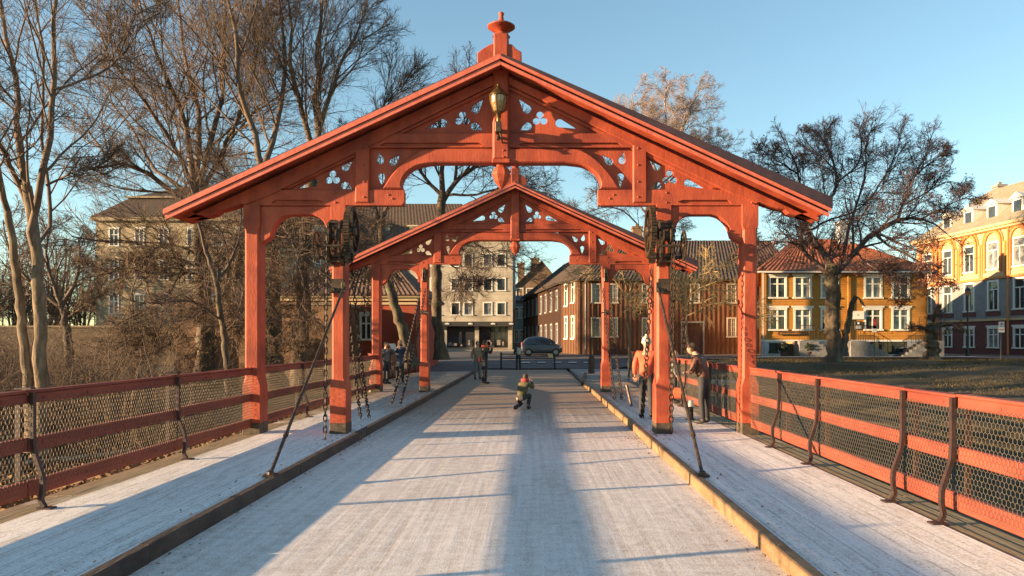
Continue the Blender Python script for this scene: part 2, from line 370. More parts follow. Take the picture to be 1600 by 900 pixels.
# bridge deck
def deck(name, x0, x1, y0, y1, z0, z1, m, nx=6, ny=60):
    b = MB(); b.bx(x0, x1, y0, y1, z0, z1); return b.build(name, m)
tag(deck('roadway', -2.38, 2.38, -9, 41.2, -.4, 0, DECKM), kind='structure')
tag(deck('walkway', -4.02, -2.485, -9, 36, -.4, .12, WALKM), kind='structure')
tag(deck('walkway', 2.485, 4.02, -9, 29, -.4, .12, WALKM), kind='structure')
b = MB(); b.prism([(-4.02, 22.6), (-5.05, 25), (-5.15, 36), (-4.02, 36)], -.38, .115, 'XY'); tag(b.build('walkway', WALKM), kind='structure')
for sx in (-1, 1):
    b = MB(); y = -9
    while y < 22.3:
        L_ = 3.3 if y < 20 else 2.3
        for i, x in enumerate((4.025, 4.165, 4.305)):
            b.bx(sx*x, sx*(x+.13), y, y+L_-.01, -.3, .112-.006*i, .008)
        y += L_
    tag(b.build('deck_edge', EDGEW), kind='structure')
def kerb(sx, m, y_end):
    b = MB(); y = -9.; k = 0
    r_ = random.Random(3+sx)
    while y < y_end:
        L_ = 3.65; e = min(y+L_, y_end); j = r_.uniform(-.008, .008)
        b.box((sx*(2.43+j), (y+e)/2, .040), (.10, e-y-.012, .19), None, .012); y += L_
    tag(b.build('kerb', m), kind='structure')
kerb(-1, DARKW, 41); kerb(1, OCHREW, 29)  # same timber, coloured as shaded on the left and sunlit on the right
# low timber chocks by the gate feet, where the kerb breaks
# ------------------------------------------------------------------ the gates
YF = 12.30; S1 = YF/F
def fx(px): return (px-783)*S1          # frame plane pixel -> local X (gate axis at X=0)
def fz(py): return CAMZ+(VY-py)*S1
def pp(pts): return [(fx(x), fz(y)) for x, y in pts]
def circ(cx, cy, r_, n=12): return [(cx+r_*math.cos(2*math.pi*i/n), cy+r_*math.sin(2*math.pi*i/n)) for i in range(n)]
def drop(cx, cy, r_, tx, ty):
    a0 = math.atan2(ty-cy, tx-cx); return [(tx, ty)]+[(cx+r_*math.cos(a0+a), cy+r_*math.sin(a0+a)) for a in [R(62+i*(236/9)) for i in range(10)]]
def trefoil(cx, cy, r_=5.6, d=6.6, a0=R(30), n=36):
    out = []
    for i in range(n):
        a = 2*math.pi*i/n; best = 2.
        for k in range(3):
            b_ = a0+k*2*math.pi/3; px, py = d*math.cos(b_), d*math.sin(b_)
            q = px*math.cos(a)+py*math.sin(a); disc = q*q-(px*px+py*py-r_*r_)
            if disc > 0 and q > 0: best = max(best, q+math.sqrt(disc))
        out.append((cx+best*math.cos(a), cy+best*math.sin(a)))
    return out
def arc_pts(pts, sub=4):      # Catmull-Rom through control points
    out = []; n = len(pts)
    for i in range(n-1):
        p0, p1, p2, p3 = pts[max(i-1, 0)], pts[i], pts[i+1], pts[min(i+2, n-1)]
        for j in range(sub):
            t = j/sub; f = lambda a, b_, c, d: .5*(2*b_+(c-a)*t+(2*a-5*b_+4*c-d)*t*t+(3*b_-a-3*c+d)*t**3)
            out.append((f(p0[0], p1[0], p2[0], p3[0]), f(p0[1], p1[1], p2[1], p3[1])))
    out.append(pts[-1]); return out
YB = .16      # local depth: front face of the posts at y=0 .. .32 ; local y=0 is the front plane
def rect(x0, x1, y0, y1): return [(x0, y0), (x1, y0), (x1, y1), (x0, y1)]
def add_bolts(b, pts, y=-.012, r_=.016, mir=1):
    for px, py in pts: b.lathe((mir*fx(px), y, fz(py)), [(r_, .02), (r_, -.004), (r_*.6, -.012)], 6, 'Y')
def chain_pts(a, c, sag=0, n=None):
    a, c = Vector(a), Vector(c); L_ = (c-a).length; n = n or max(2, int(L_/.088))
    return [a.lerp(c, i/n)+Vector((0, 0, -sag*4*(i/n)*(1-i/n))) for i in range(n+1)]
def chain_mb(b, pts, lw=.034, r_=.0115, link=.062):
    for i in range(len(pts)-1):
        p, q = Vector(pts[i]), Vector(pts[i+1]); c = (p+q)/2; d = (q-p).normalized()
        side = d.cross(Vector((0, 1, 0) if abs(d.y) < .9 else (1, 0, 0))).normalized(); oth = d.cross(side)
        u = side if i % 2 else oth; u = (u*.9+(oth if i % 2 else side)*.35).normalized()
        path = []
        for k in range(10):
            a = 2*math.pi*k/10; path.append(c+d*(math.cos(a)*link)+u*(math.sin(a)*lw))
        m = 4; nrm = d.cross(u)
        vs_ = []
        for k in range(10):
            a = 2*math.pi*k/10; out = (d*math.cos(a)+u*math.sin(a)).normalized()
            for j in range(m):
                bb = 2*math.pi*j/m; vs_.append(path[k]+(out*math.cos(bb)+nrm*math.sin(bb))*r_)
        fs = [(k*m+j, k*m+(j+1) % m, ((k+1) % 10)*m+(j+1) % m, ((k+1) % 10)*m+j) for k in range(10) for j in range(m)]
        b.add(vs_, fs)

def build_gate(label, y_at):
    g_ = thing('bridge_gate', label, 'gate', (0, y_at, 0), 0, 'red timber gates over the bridge')
    for s in (-1, 1):
        mir = s > 0
        # posts, turned down with chamfered shafts
        def post(cx, w_, wb, topz, midz, name='post'):
            b = MB(); h = w_/2; hb = wb/2; c = .035
            def ring(hx, ya, yb, cc, z): return [(-hx+cc, ya, z), (hx-cc, ya, z), (hx, ya+cc, z), (hx, yb-cc, z), (hx-cc, yb, z), (-hx+cc, yb, z), (-hx, yb-cc, z), (-hx, ya+cc, z)]
            e = hb-h
            rings = [ring(hb, -e, .32+e, .004, .30), ring(hb, -e, .32+e, .004, midz-.14), ring(h, 0, .32, c, midz), ring(h, 0, .32, c, topz-.42), ring(h+.012, -.008, .328, .004, topz-.34), ring(h+.012, -.008, .328, .004, topz)]
            vs_ = [(cx+p[0], p[1], p[2]) for r_ in rings for p in r_]; m = 8
            fs = [(i*m+k, i*m+(k+1) % m, (i+1)*m+(k+1) % m, (i+1)*m+k) for i in range(len(rings)-1) for k in range(m)]+[tuple(range(8))[::-1], tuple(range(40, 48))]
            b.add(vs_, fs); o = b.build(name, RED, g_)
            b = MB(); b.box((cx, .16, .20), (wb+.014, .32+2*e+.014, .20), None, .012); b.build('plinth', TAR, o)
            return o
        post(s*4.165, .25, .29, fz(320), fz(590), 'outer_post'); post(s*2.72, .225, .27, fz(320), fz(590), 'inner_post')
        # tie beam with stopped groove
        def plate(name, outer, holes, ya, yb, m=RED, bev=.008, px=True, bolts=(), by=None):
            if px: outer = pp(outer); holes = [pp(h) for h in holes]
            vs_, fs = plate_mesh(outer, holes, ya, yb, bev, mir)
            b = MB(); b.add(vs_, fs)
            if bolts:
                for q in bolts: b.lathe(((-1 if mir else 1)*fx(q[0]), ya, fz(q[1])), [(.019, .01), (.019, -.006), (.011, -.014)], 6, 'Y')
            return b.build(name, m, g_)
        plate('tie_beam', [(386, 296), (632, 296), (632, 316), (627, 321), (386, 321)], [arc_pts([(424, 317.5), (428, 313), (432, 312.6)], 2)+[(498, 312.6), (505, 315), (498, 317.5)]], .012, .05, bolts=[(391, 303), (391, 316), (400, 309), (524, 301), (524, 316), (607, 304), (613, 310), (571, 312)])
        plate('tie_beam_core', [(388, 297.5), (630, 297.5), (630, 319), (388, 319)], [], .053, .27, bev=.01)
        plate('bracket', [(405, 321.5), (518, 321.5), (518, 372)]+arc_pts([(511, 370), (508, 352), (500, 341), (488, 335)])+arc_pts([(452, 335), (440, 339), (427, 352), (421, 370)])+[(413, 376), (405, 380)], [], .03, .25, bev=.012)
        plate('strut', [(555, 230), (577, 220), (577, 317), (555, 317)], [], -.016, .25, bev=.020, bolts=[(569, 232), (569, 258), (569, 284), (569, 308)])
        zt = lambda X: 6.10-.462*abs(X)
        zl = lambda X: 6.01-.483*abs(X)
        xt = 5.28
        tail = [(fx(378), fz(317)), (fx(350), fz(326)), (fx(340), fz(328)), (fx(334), fz(334)), (fx(322), fz(337)), (fx(305), fz(334)), (fx(292), fz(326))]
        body = [(-.02, zt(0)+.04), (-.02, zl(0)), (fx(420), zl(fx(420))-.02), (fx(384), fz(318))]+tail+[(-xt, zt(xt)+.03)]
        plate('rafter', body, [], -.018, .24, px=False, bev=.014)
        inner = [(-.18, zl(.18)+.06), (fx(440), zl(fx(440))+.035), (fx(440), zl(fx(440))-.012), (-.18, zl(.18)-.012)]
        plate('rafter_moulding', [(-.13, zl(.13)+.0), (fx(436), zl(fx(436))), (fx(452), zl(fx(452))-.075), (-.13, zl(.13)-.06)], [], .02, .2, px=False, bev=.015)
        # fretwork panels
        plate('gable_panel', [(590, 212), (783, 212), (783, 118)], [drop(691, 190, 7, 664, 199), trefoil(722, 183.5), drop(742.5, 168, 7, 755, 152), drop(741.5, 195, 6.5, 753, 201)], .075, .115, bev=.004)
        plate('side_panel', [(425, 300), (562, 300), (562, 228)], [drop(489, 284, 6.2, 463, 293), trefoil(518, 276.5), drop(538, 259, 6.5, 551, 246), drop(537, 288, 6, 549, 294)], .075, .115, bev=.004)
        plate('spandrel_panel', [(570, 226), (668, 226), (640, 250), (610, 284), (606, 300), (570, 300)], [drop(593, 249, 5.6, 590, 236), drop(613, 251, 6, 624, 240), drop(595, 274, 5.5, 596, 292)], .075, .115, bev=.004)
        # collar and arch
        plate('collar_beam', [(464, 210), (783.5, 210), (783.5, 232), (420+60, 232)] if False else [(610, 208), (784, 208), (784, 230.5), (566, 230.5)], [arc_pts([(594, 227.5), (600, 223.4), (606, 223)], 2)+[(748, 223), (755, 225.5), (748, 228)]], .006, .045, bolts=[(588, 214), (570, 222)] and [])
        plate('collar_core', [(612, 210), (784, 210), (784, 229), (570, 229)], [], .048, .26)
        plate('arch_brace', [(784, 232), (678, 232)]+arc_pts([(678, 232), (656, 235), (633, 250), (612, 273), (598, 295)])+[(630, 295)]+arc_pts([(629, 294), (627, 287), (631, 276), (640, 266), (656, 258), (682, 254.5)])+[(784, 254.5)], [], -.012, .24, bev=.022)
        # fascia and roof
        za = 6.33; sl_ = .462; xe = 5.46 if s < 0 else 5.37
        def slope_prism(b, za_, th, y0, y1, x0=0, x1=xe): b.prism([(s*x0, za_-sl_*x0), (s*x1, za_-sl_*x1), (s*x1, za_-sl_*x1-th), (s*x0, za_-sl_*x0-th)], y0, y1)
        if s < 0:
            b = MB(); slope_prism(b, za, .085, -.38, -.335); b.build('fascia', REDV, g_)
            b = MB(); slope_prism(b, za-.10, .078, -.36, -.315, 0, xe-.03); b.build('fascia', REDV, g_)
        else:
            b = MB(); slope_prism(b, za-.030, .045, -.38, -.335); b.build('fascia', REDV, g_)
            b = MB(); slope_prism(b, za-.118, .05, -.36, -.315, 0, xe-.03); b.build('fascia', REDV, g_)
        b = MB(); slope_prism(b, za-.012, .15, -.312, -.30, 0, xe-.05); b.build('fascia_backing', RED if s < 0 else DARKROOF, g_)
        b = MB()
        slope_prism(b, za-.05, .05, -.299, .62, 0, xe-.02)
        for k in range(7): slope_prism(b, za-.10, .014, -.29+k*.13, -.29+k*.13+.115, .01, xe-.06)
        b.build('roof_boards', RED, g_)
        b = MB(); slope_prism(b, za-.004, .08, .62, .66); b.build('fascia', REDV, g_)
        if s > 0:
            b = MB(); b.prism([(.3, za-sl_*.3+.02), (xe+.02, za-sl_*xe+.15), (xe+.02, za-sl_*xe-.028), (.3, za-sl_*.3-.028), (.02, za-.028), (.02, za+.002)], -.385, .64); b.build('roof_sheet', DARKROOF, g_)
        else:
            b = MB(); b.prism([(-.3, za-sl_*.3+.006), (-xe-.01, za-sl_*xe+.006), (-xe-.01, za-sl_*xe+.03), (-.3, za-sl_*.3+.03)], -.33, .64); b.build('roof_sheet', DARKROOF, g_)
    b = MB(); b.add(*plate_mesh(pp([(770, 108), (796, 108), (796, 250), (770, 250)]), [], -.05, .26, .03))
    for y in (120, 140, 236, 246): b.lathe((fx(787), -.05, fz(y)), [(.018, .01), (.018, -.006), (.010, -.014)], 6, 'Y')
    b.build('king_post', RED, g_)
    b = MB(); c = (0, .10, 0)
    b.box((0, .10, fz(252)), (.30, .30, .07), None, .01)
    b.lathe((0, .10, 0), [(.10, fz(256)), (.085, fz(259)), (.13, fz(262)), (.16, fz(268)), (.165, fz(272)), (.12, fz(282)), (.05, fz(290)), (.012, fz(294))], 8)
    b.build('pendant', RED, g_)
    # ridge pedestal and finial
    b = MB(); b.add(*plate_mesh(pp([(746, 108), (746, 84), (753, 78), (766, 70), (772, 69), (794, 69), (800, 70), (808, 78), (815, 82), (815, 108)]), [], -.03, .28, .012))
    b.box((0, .125, fz(78)), (.25, .36, .56), None, .025)
    b.lathe((0, .125, 0), [(.15, fz(53)), (.09, fz(48)), (.065, fz(46)), (.09, fz(44)), (.19, fz(41)), (.235, fz(38)), (.235, fz(36.5)), (.19, fz(34)), (.08, fz(31)), (.05, fz(28)), (.035, fz(20)), (.045, fz(18)), (.05, fz(16)), (.012, fz(13))], 20)
    b.build('finial', RED, g_, True)
    return g_
gate = build_gate('nearer red timber gate with brass lantern and cogwheels, carved gable over the roadway', YF)
gate2 = build_gate('farther and smaller-looking red timber gate framed inside the nearer one', YF+9.70)

# lantern on the king post (its own thing)
lt = thing('wall_lantern', 'brass street lantern hanging on the gable post of the nearer gate', 'lantern', (-.03, YF-.30, 0))
b = MB(); b.box((0, .04, fz(207)), (.10, .20, .17), None, .01); b.tube([(0, .25, fz(216)), (0, .02, fz(220)), (0, -.02, fz(226))], .025); b.bar((0, .26, fz(206)), (0, -.0, fz(206)), .05, .07)
b.tube([(.05, .25, fz(224)), (.05, .0, fz(222)), (.02, -.01, fz(212))], .016); b.build('bracket', IRON, lt)
b = MB(); b.lathe((0, 0, 0), [(.035, fz(200)), (.028, fz(194)), (.05, fz(190)), (.035, fz(187)), (.075, fz(184.5)), (.085, fz(183))], 16)
b.lathe((0, 0, 0), [(.145, fz(160)), (.155, fz(158)), (.13, fz(155)), (.09, fz(151)), (.04, fz(148)), (.02, fz(144)), (.028, fz(142)), (.006, fz(139))], 16)
for k in range(6):
    a = k*math.pi/3+.3; b.tube([(.085*math.cos(a), .085*math.sin(a), fz(183.5)), (.135*math.cos(a), .135*math.sin(a), fz(168)), (.142*math.cos(a), .142*math.sin(a), fz(160))], .007, 5)
b.build('frame', BRASS, lt, True)
b = MB(); b.lathe((0, 0, 0), [(.078, fz(183.5)), (.12, fz(172)), (.132, fz(166)), (.135, fz(160.5))], 16); b.build('glass', AMBER, lt, True)

# winches on the inner posts of the nearer gate
def winch(s, label):
    X = s*2.72; w_ = thing('hand_winch', label, 'winch', (X, YF, 0), 0, 'cast iron winches on the nearer gate')
    iz = fz(362); q = -s      # q points to the roadway
    def gear(name, x, y, z, r_, th, teeth, spokes, dark=IRON):
        b = MB(); prof = []
        n = teeth*4
        vs_ = []; 
        for side in (-th/2, th/2):
            for i in range(n):
                a = 2*math.pi*i/n; rr = r_ if (i % 4) in (0, 1) else r_-.022
                vs_.append((x+side, y+rr*math.cos(a), z+rr*math.sin(a)))
            for i in range(n):
                a = 2*math.pi*i/n; rr = r_*.84; vs_.append((x+side, y+rr*math.cos(a), z+rr*math.sin(a)))
        fs = []
        for i in range(n):
            j = (i+1) % n
            fs += [(i, j, 2*n+j, 2*n+i), (n+i, 3*n+i, 3*n+j, n+j), (i, n+i, n+j, j), (2*n+i, 2*n+j, 3*n+j, 3*n+i)]
        b.add(vs_, fs)
        b.lathe((x, y, z), [(r_*.17, -th*.9), (r_*.2, -th*.6), (r_*.2, th*.6), (r_*.17, th*.9)], 16, 'X')
        for k in range(spokes):
            a = 2*math.pi*k/spokes; b.bar((x, y+r_*.15*math.cos(a), z+r_*.15*math.sin(a)), (x, y+r_*.87*math.cos(a), z+r_*.87*math.sin(a)), th*.6, r_*.09, (1, 0, 0))
        return b.build(name, dark, w_)
    gear('gear_wheel', q*.22, .02, fz(361), .42, .085, 46, 8)
    gear('pinion', q*.22, -.16, fz(404), .10, .10, 12, 4)
    gear('hand_wheel', -q*.26, -.34, fz(388), .25, .022, 30, 8)
    b = MB()
    for xx in (-.09, .09):
        b.prism([(-.30, fz(354)), (-.12, fz(345)), (.0, fz(345)), (.0, fz(352)), (-.1, fz(356)), (-.22, fz(362)), (-.22, fz(392)), (-.08, fz(404)), (.0, fz(406)), (.0, fz(414)), (-.22, fz(412)), (-.34, fz(398)), (-.34, fz(366))], xx-.016, xx+.016, 'YZ')
        b.box((xx, -.012, fz(380)), (.06, .024, .78))
    for y in (350, 356, 402, 410): b.box((0, -.2, fz(y)), (.18, .035, .035))
    for y in (349, 372, 392, 410):
        for xx in (-.12, .12): b.lathe((xx, -.024, fz(y)), [(.018, .01), (.018, -.012)], 6, 'Y')
    b.build('bracket', IRON, w_)
    b = MB(); b.tube([(q*.25, -.16, fz(404)), (-q*.25, -.16, fz(404))], .028); b.tube([(q*.28, .0, fz(361)), (-q*.2, -.02, fz(361))], .03); b.tube([(q*.14, -.34, fz(388)), (-q*.30, -.34, fz(388))], .024)
    b.tube([(-q*.24, -.34, fz(388)), (-q*.3, -.34, fz(388)), (-q*.3, -.34+.15, fz(376)), (-q*.42, -.34+.15, fz(376))], .014)
    b.build('axle', IRON, w_)
    b = MB(); b.lathe((0, -.25, fz(372)), [(.10, -.07), (.14, -.07), (.14, -.05), (.07, -.02), (.07, .02), (.14, .05), (.14, .07), (.10, .07)], 18, 'X'); b.build('chain_sprocket', IRON, w_, True)
    b = MB(); b.bar((-q*.05, -.06, fz(452)), (-q*.32, -.08, fz(458)), .05, .06); b.box((0, -.02, fz(447)), (.19, .04, .24)); b.build('chain_guide', IRON, w_)
    return w_
winch(-1, 'black cogwheel winch on the inner post at the lantern gate, near cracked snowy left walkway')['label'] = 'black cast iron winch on the left inner post of the nearer gate'
winch(1, 'black cast iron winch on the right inner post of the nearer gate')
# small pulley blocks on the farther gate
for s, side in ((-1, 'left'), (1, 'right')):
    t_ = thing('pulley_block', 'small black pulley block on the %s inner post of the farther gate' % side, 'pulley', (s*2.72, YF+9.7, 0), 0, 'pulley blocks on the farther gate')
    b = MB(); b.box((-s*.02, -.09, fz(352)), (.12, .18, .38), None, .02); b.bar((-s*.02, -.1, fz(372)), (-s*.02, -.1, fz(330)), .05, .03); b.build('block', IRON, t_)
    b = MB(); b.lathe((-s*.02, -.12, fz(355)), [(.13, -.03), (.08, 0), (.13, .03)], 14, 'X'); b.build('wheel', IRON, t_)
    b = MB(); b.box((s*.0, -.03, fz(455)), (.16, .07, .12), None, .01); b.tube([(0, -.05, fz(455)), (-s*.16, -.12, fz(457))], .02); b.build('guide', IRON, t_)

# chains and props
def chain(label, pts_list, grp='iron chains of the drawbridge', lw=.034, r_=.0115, link=.062):
    b = MB()
    for pts in pts_list: chain_mb(b, pts, lw, r_, link)
    return tag(b.build('iron_chain', CHAINM), label, 'chain', grp)
def hang(a, c, sag): return chain_pts(a, c, sag)
chain('thick chain hanging in front of the left inner post of the nearer gate', [hang((-2.83, YF-.3, fz(372)), (-2.70, 11.45, .16), .0)])
chain('thick chain hanging in front of the right inner post of the nearer gate', [hang((2.83, YF-.3, fz(372)), (2.80, 12.1, .16), .0)])
chain('thin looped chain hanging from the left winch hand wheel', [hang((-2.98, YF-.5, fz(392)), (-3.02, YF-.4, 1.75), 0), hang((-2.95, YF-.15, fz(392)), (-3.0, YF-.35, 1.75), 0)], lw=.016, r_=.006, link=.03)
chain('thin looped chain hanging from the right winch hand wheel', [hang((2.98, YF-.5, fz(392)), (3.02, YF-.4, 1.45), 0), hang((2.95, YF-.15, fz(392)), (3.0, YF-.35, 1.45), 0)], lw=.016, r_=.006, link=.03)
chain('inner of two slack chains behind the left post of the nearer gate', [hang((-2.56, YF+.3, 2.9), (-2.66, 14.35, .18), .22)])
chain('outer of two slack chains behind the left post of the nearer gate', [hang((-2.66, YF+.3, 2.85), (-2.80, 14.25, .18), .22)])
chain('inner of two slack chains behind the right post of the nearer gate', [hang((2.56, YF+.3, 2.9), (2.66, 14.35, .18), .22)])
chain('outer of two slack chains behind the right post of the nearer gate', [hang((2.74, YF+.3, 2.85), (2.90, 14.1, .18), .22)])
Y2 = YF+9.7
chain('inner slack chain slanting down from the left post of the farther gate', [hang((-2.66, Y2-.15, 3.2), (-2.58, 17.3, .18), .18)])
chain('outer slack chain slanting down from the left post of the farther gate', [hang((-2.80, Y2-.15, 3.2), (-2.76, 17.1, .18), .18)])
chain('inner chain hanging down from the right post of the farther gate', [hang((2.62, Y2-.15, 3.2), (2.62, 18.8, .18), .12)])
chain('outer chain hanging down from the right post of the farther gate', [hang((2.80, Y2-.15, 3.2), (2.78, 18.6, .18), .12)])
for s, side in ((-1, 'left'), (1, 'right')):
    t_ = thing('iron_prop', 'slanting black iron prop from the %s kerb up to the nearer gate' % side, 'prop', (s*2.48, 8.45, .13), 0, 'slanting iron props of the nearer gate')
    a = Vector((0, 0, .02)); c = Vector((s*.14, YF-8.45-.02, fz(449)-.13))
    b = MB(); b.tube([a, a.lerp(c, .15), a.lerp(c, .151), a.lerp(c, .165), a.lerp(c, .166), c], [.022, .022, .032, .032, .022, .022], 8); b.build('rod', IRON, t_)
    b = MB(); b.box((0, 0, .012), (.14, .16, .024), None, .004); b.lathe((0, 0, .02), [(.045, 0), (.04, .03), (.025, .045)], 10); b.build('foot', IRON, t_)
    b = MB(); b.box(c, (.08, .05, .17), None, .006); b.build('hinge', IRON, t_)

# ------------------------------------------------------------------ fences
def hexwire(L_, z0, z1, a=.058, h=.050, r_=.0018):
    nx = int(L_/a); e = []
    nz = int((z1-z0)/h)
    ax = L_/nx; hh = (z1-z0)/nz
    for j in range(nz+1):
        z = z0+j*hh
        off = (j % 2)*.5
        for i in range(nx):
            x = (i+off)*ax
            if x < L_-1e-6: e.append(((x, z-.17*hh), (x+.5*ax if x+.5*ax <= L_ else L_, z+.17*hh)))
            if x+.5*ax < L_-1e-6: e.append(((x+.5*ax, z+.17*hh), (min(x+ax, L_), z-.17*hh)))
            if j < nz and x+.5*ax <= L_: e.append(((x+.5*ax, z+.17*hh), (x+.5*ax, z+.83*hh)))
    A = np.array([[(0, p[0], p[1]), (0, q[0], q[1])] for p, q in e], float)
    return A, np.full((len(A), 2), r_)
def fence(name, label, side, p0, p1, posts, cat='fence', style='S', wire=True, ext=0, pale=False):
    """side -1 left, +1 right; a straight fence from p0 to p1 (x, y); posts at distances along it"""
    p0 = Vector((*p0, 0)); p1 = Vector((*p1, 0)); d = p1-p0; L_ = d.length; ang = math.atan2(-d.x, d.y)
    t_ = thing(name, label, cat, p0, ang, 'red railed fences of the bridge')
    inn = -side
    cuts = sorted(set([0]+[q for q in posts if 0 < q < L_]+[L_]))
    for k in range(len(cuts)-1):
        a, c = cuts[k]+.006, cuts[k+1]-.006
        jz = rnd.uniform(-.006, .006)
        b = MB(); b.bx(-.035, .035, a, c, 1.105+jz, 1.200+jz, .008); b.bx(-.055, .05, a, c, 1.202+jz, 1.228+jz, .006)
        for q in np.arange(a+.2, c-.1, .7): b.lathe((inn*.037, q, 1.15+jz), [(.012, -.004), (.012, .006)] , 6, 'X')
        b.build('top_rail', RAIL, t_)
        jz = rnd.uniform(-.012, .012)
        b = MB(); b.bx(-.03, .03, a, c, .655+jz, .785+jz, .008)
        for q in np.arange(a+.2, c-.1, .7): b.lathe((inn*.032, q, .72+jz), [(.012, -.004), (.012, .006)], 6, 'X')
        b.build('middle_rail', RAIL, t_)
        b = MB(); b.bx(-.03, .03, a, c, .225, .375, .008)
        for q in np.arange(a+.2, c-.1, .7): b.lathe((inn*.032, q, .31), [(.012, -.004), (.012, .006)], 6, 'X')
        b.build('bottom_rail', RAIL, t_)
        if wire:
            A, Rr = hexwire(c-a, .28, 1.12, .050, .044); A = A.copy(); A[:, :, 0] += inn*.045; A[:, :, 1] += a
            # slight sag of hand-stretched netting
            A[:, :, 0] += .006*np.sin(A[:, :, 1]*3.1)*np.sin((A[:, :, 2]-.2)*3.4)
            A[:, :, 2] += .010*np.sin(A[:, :, 1]*2.3+k)
            tubes_mesh('wire_netting', [(A, Rr, 3)], WIRE, t_)
    for q in posts:
        if not (-.05 <= q <= L_+.05): continue
        b = MB()
        prof = arc_pts([(.075, 1.20), (.075, 1.0), (.075, .82), (.085, .66), (.13, .52), (.165, .40), (.165, .28), (.15, .20), (.185, .135)], 3)
        wd = .030
        for i in range(len(prof)-1):
            a, c = prof[i], prof[i+1]
            b.bar((inn*a[0], q, a[1]), (inn*c[0], q, c[1]), .036, wd*1.5, (0, 1, 0))
        b.box((inn*.2, q, .125), (.14, .10, .02), None, .004)
        b.bar((-inn*.06, q, 1.12), (-inn*.06, q, .2), .05, .03, (0, 1, 0))
        b.box((0, q, 1.24), (.16, .07, .012)); b.box((0, q, 1.06), (.15, .05, .02))
        b.build('post', IRONP, t_)
    return t_
FXP = 4.20
fence('bridge_fence', 'red railed fence with wire netting along the left walkway, in front of the nearer gate', -1, (-FXP, -7.2), (-FXP, YF+.02), [3.0, 5.8, 8.6, 11.4, 14.06, 16.87])
fence('bridge_fence', 'sunlit red railed fence with wire netting along the near right walkway', 1, (FXP, -7.2), (FXP, YF+.02), [3.0, 5.8, 8.6, 11.3, 13.5, 14.35, 16.5, 17.95])
fence('bridge_fence', 'red railed fence between the two gates on the left of the bridge', -1, (-FXP, YF+.32), (-FXP, Y2+.02), [2.3, 4.7, 7.1])
fence('bridge_fence', 'red railed fence between the two gates on the right of the bridge', 1, (FXP, YF+.32), (FXP, Y2+.02), [2.3, 4.7, 7.1])
fence('bridge_fence', 'short fence flaring out just behind the farther gate on the left', -1, (-FXP-.02, Y2+.34), (-5.05, 25.0), [2.2])
fence('bridge_fence', 'far fence running on to the street behind the two people on the left', -1, (-5.06, 25.1), (-5.2, 35.8), [1.6, 3.6, 5.6, 7.6, 9.6, 10.6])
fence('bridge_fence', 'short red railed fence just behind the farther gate on the right', 1, (FXP, Y2+.34), (4.4, 28.6), [2., 4., 6.1])

# ------------------------------------------------------------------ trees
rng = np.random.default_rng(11)
def resample(pts, k):
    p = np.array(arc_pts3(pts)); s = np.r_[0, np.cumsum(np.linalg.norm(np.diff(p, axis=0), axis=1))]
    t = np.linspace(0, s[-1], k); return np.stack([np.interp(t, s, p[:, i]) for i in range(3)], 1), s[-1]
def arc_pts3(pts, sub=5):
    pts = [np.array(p, float) for p in pts]; out = []; n = len(pts)
    for i in range(n-1):
        p0, p1, p2, p3 = pts[max(i-1, 0)], pts[i], pts[i+1], pts[min(i+2, n-1)]
        for j in range(sub):
            t = j/sub; out.append(.5*(2*p1+(p2-p0)*t+(2*p0-5*p1+4*p2-p3)*t*t+(3*p1-p0-3*p2+p3)*t**3))
    out.append(pts[-1]); return out
def spawn(Pn, Rn, Ln, n, t0, ang, asd, ratio, up, wig, k, rr, rmin, lmin=.12, t1=1.0):
    N, kk, _ = Pn.shape
    idx = np.repeat(np.arange(N), n); t = t0+(t1-t0)*((np.tile(np.arange(n), N)+rng.random(N*n))/n)
    f = t*(kk-1); i0 = np.minimum(f.astype(int), kk-2); w_ = (f-i0)[:, None]
    pos = Pn[idx, i0]*(1-w_)+Pn[idx, i0+1]*w_
    tan = Pn[idx, i0+1]-Pn[idx, i0]; tan /= np.linalg.norm(tan, axis=1, keepdims=True)+1e-9
    rad = Rn[idx, i0]*(1-w_[:, 0])+Rn[idx, i0+1]*w_[:, 0]
    rv = rng.normal(size=(N*n, 3)); perp = rv-tan*(rv*tan).sum(1, keepdims=True); perp /= np.linalg.norm(perp, axis=1, keepdims=True)+1e-9
    a = np.radians(rng.normal(ang, asd, N*n))[:, None]
    d = tan*np.cos(a)+perp*np.sin(a); d[:, 2] += up*.6; d /= np.linalg.norm(d, axis=1, keepdims=True)+1e-9
    L_ = Ln[idx]*ratio*(1.15-.62*t)*rng.uniform(.65, 1.25, N*n); L_ = np.maximum(L_, lmin)
    pts = np.zeros((N*n, k, 3)); pts[:, 0] = pos; st = (L_/(k-1))[:, None]
    for j in range(1, k):
        pts[:, j] = pts[:, j-1]+d*st
        d = d+rng.normal(size=d.shape)*wig; d[:, 2] += up*.25; d /= np.linalg.norm(d, axis=1, keepdims=True)+1e-9
    r0 = np.minimum(rad*.8, np.maximum(rad*rr, rmin)); tt = np.linspace(0, 1, k)[None, :]
    Rr = r0[:, None]*(1-tt*.62); Rr = np.maximum(Rr, rmin*.75)
    return pts, Rr, L_
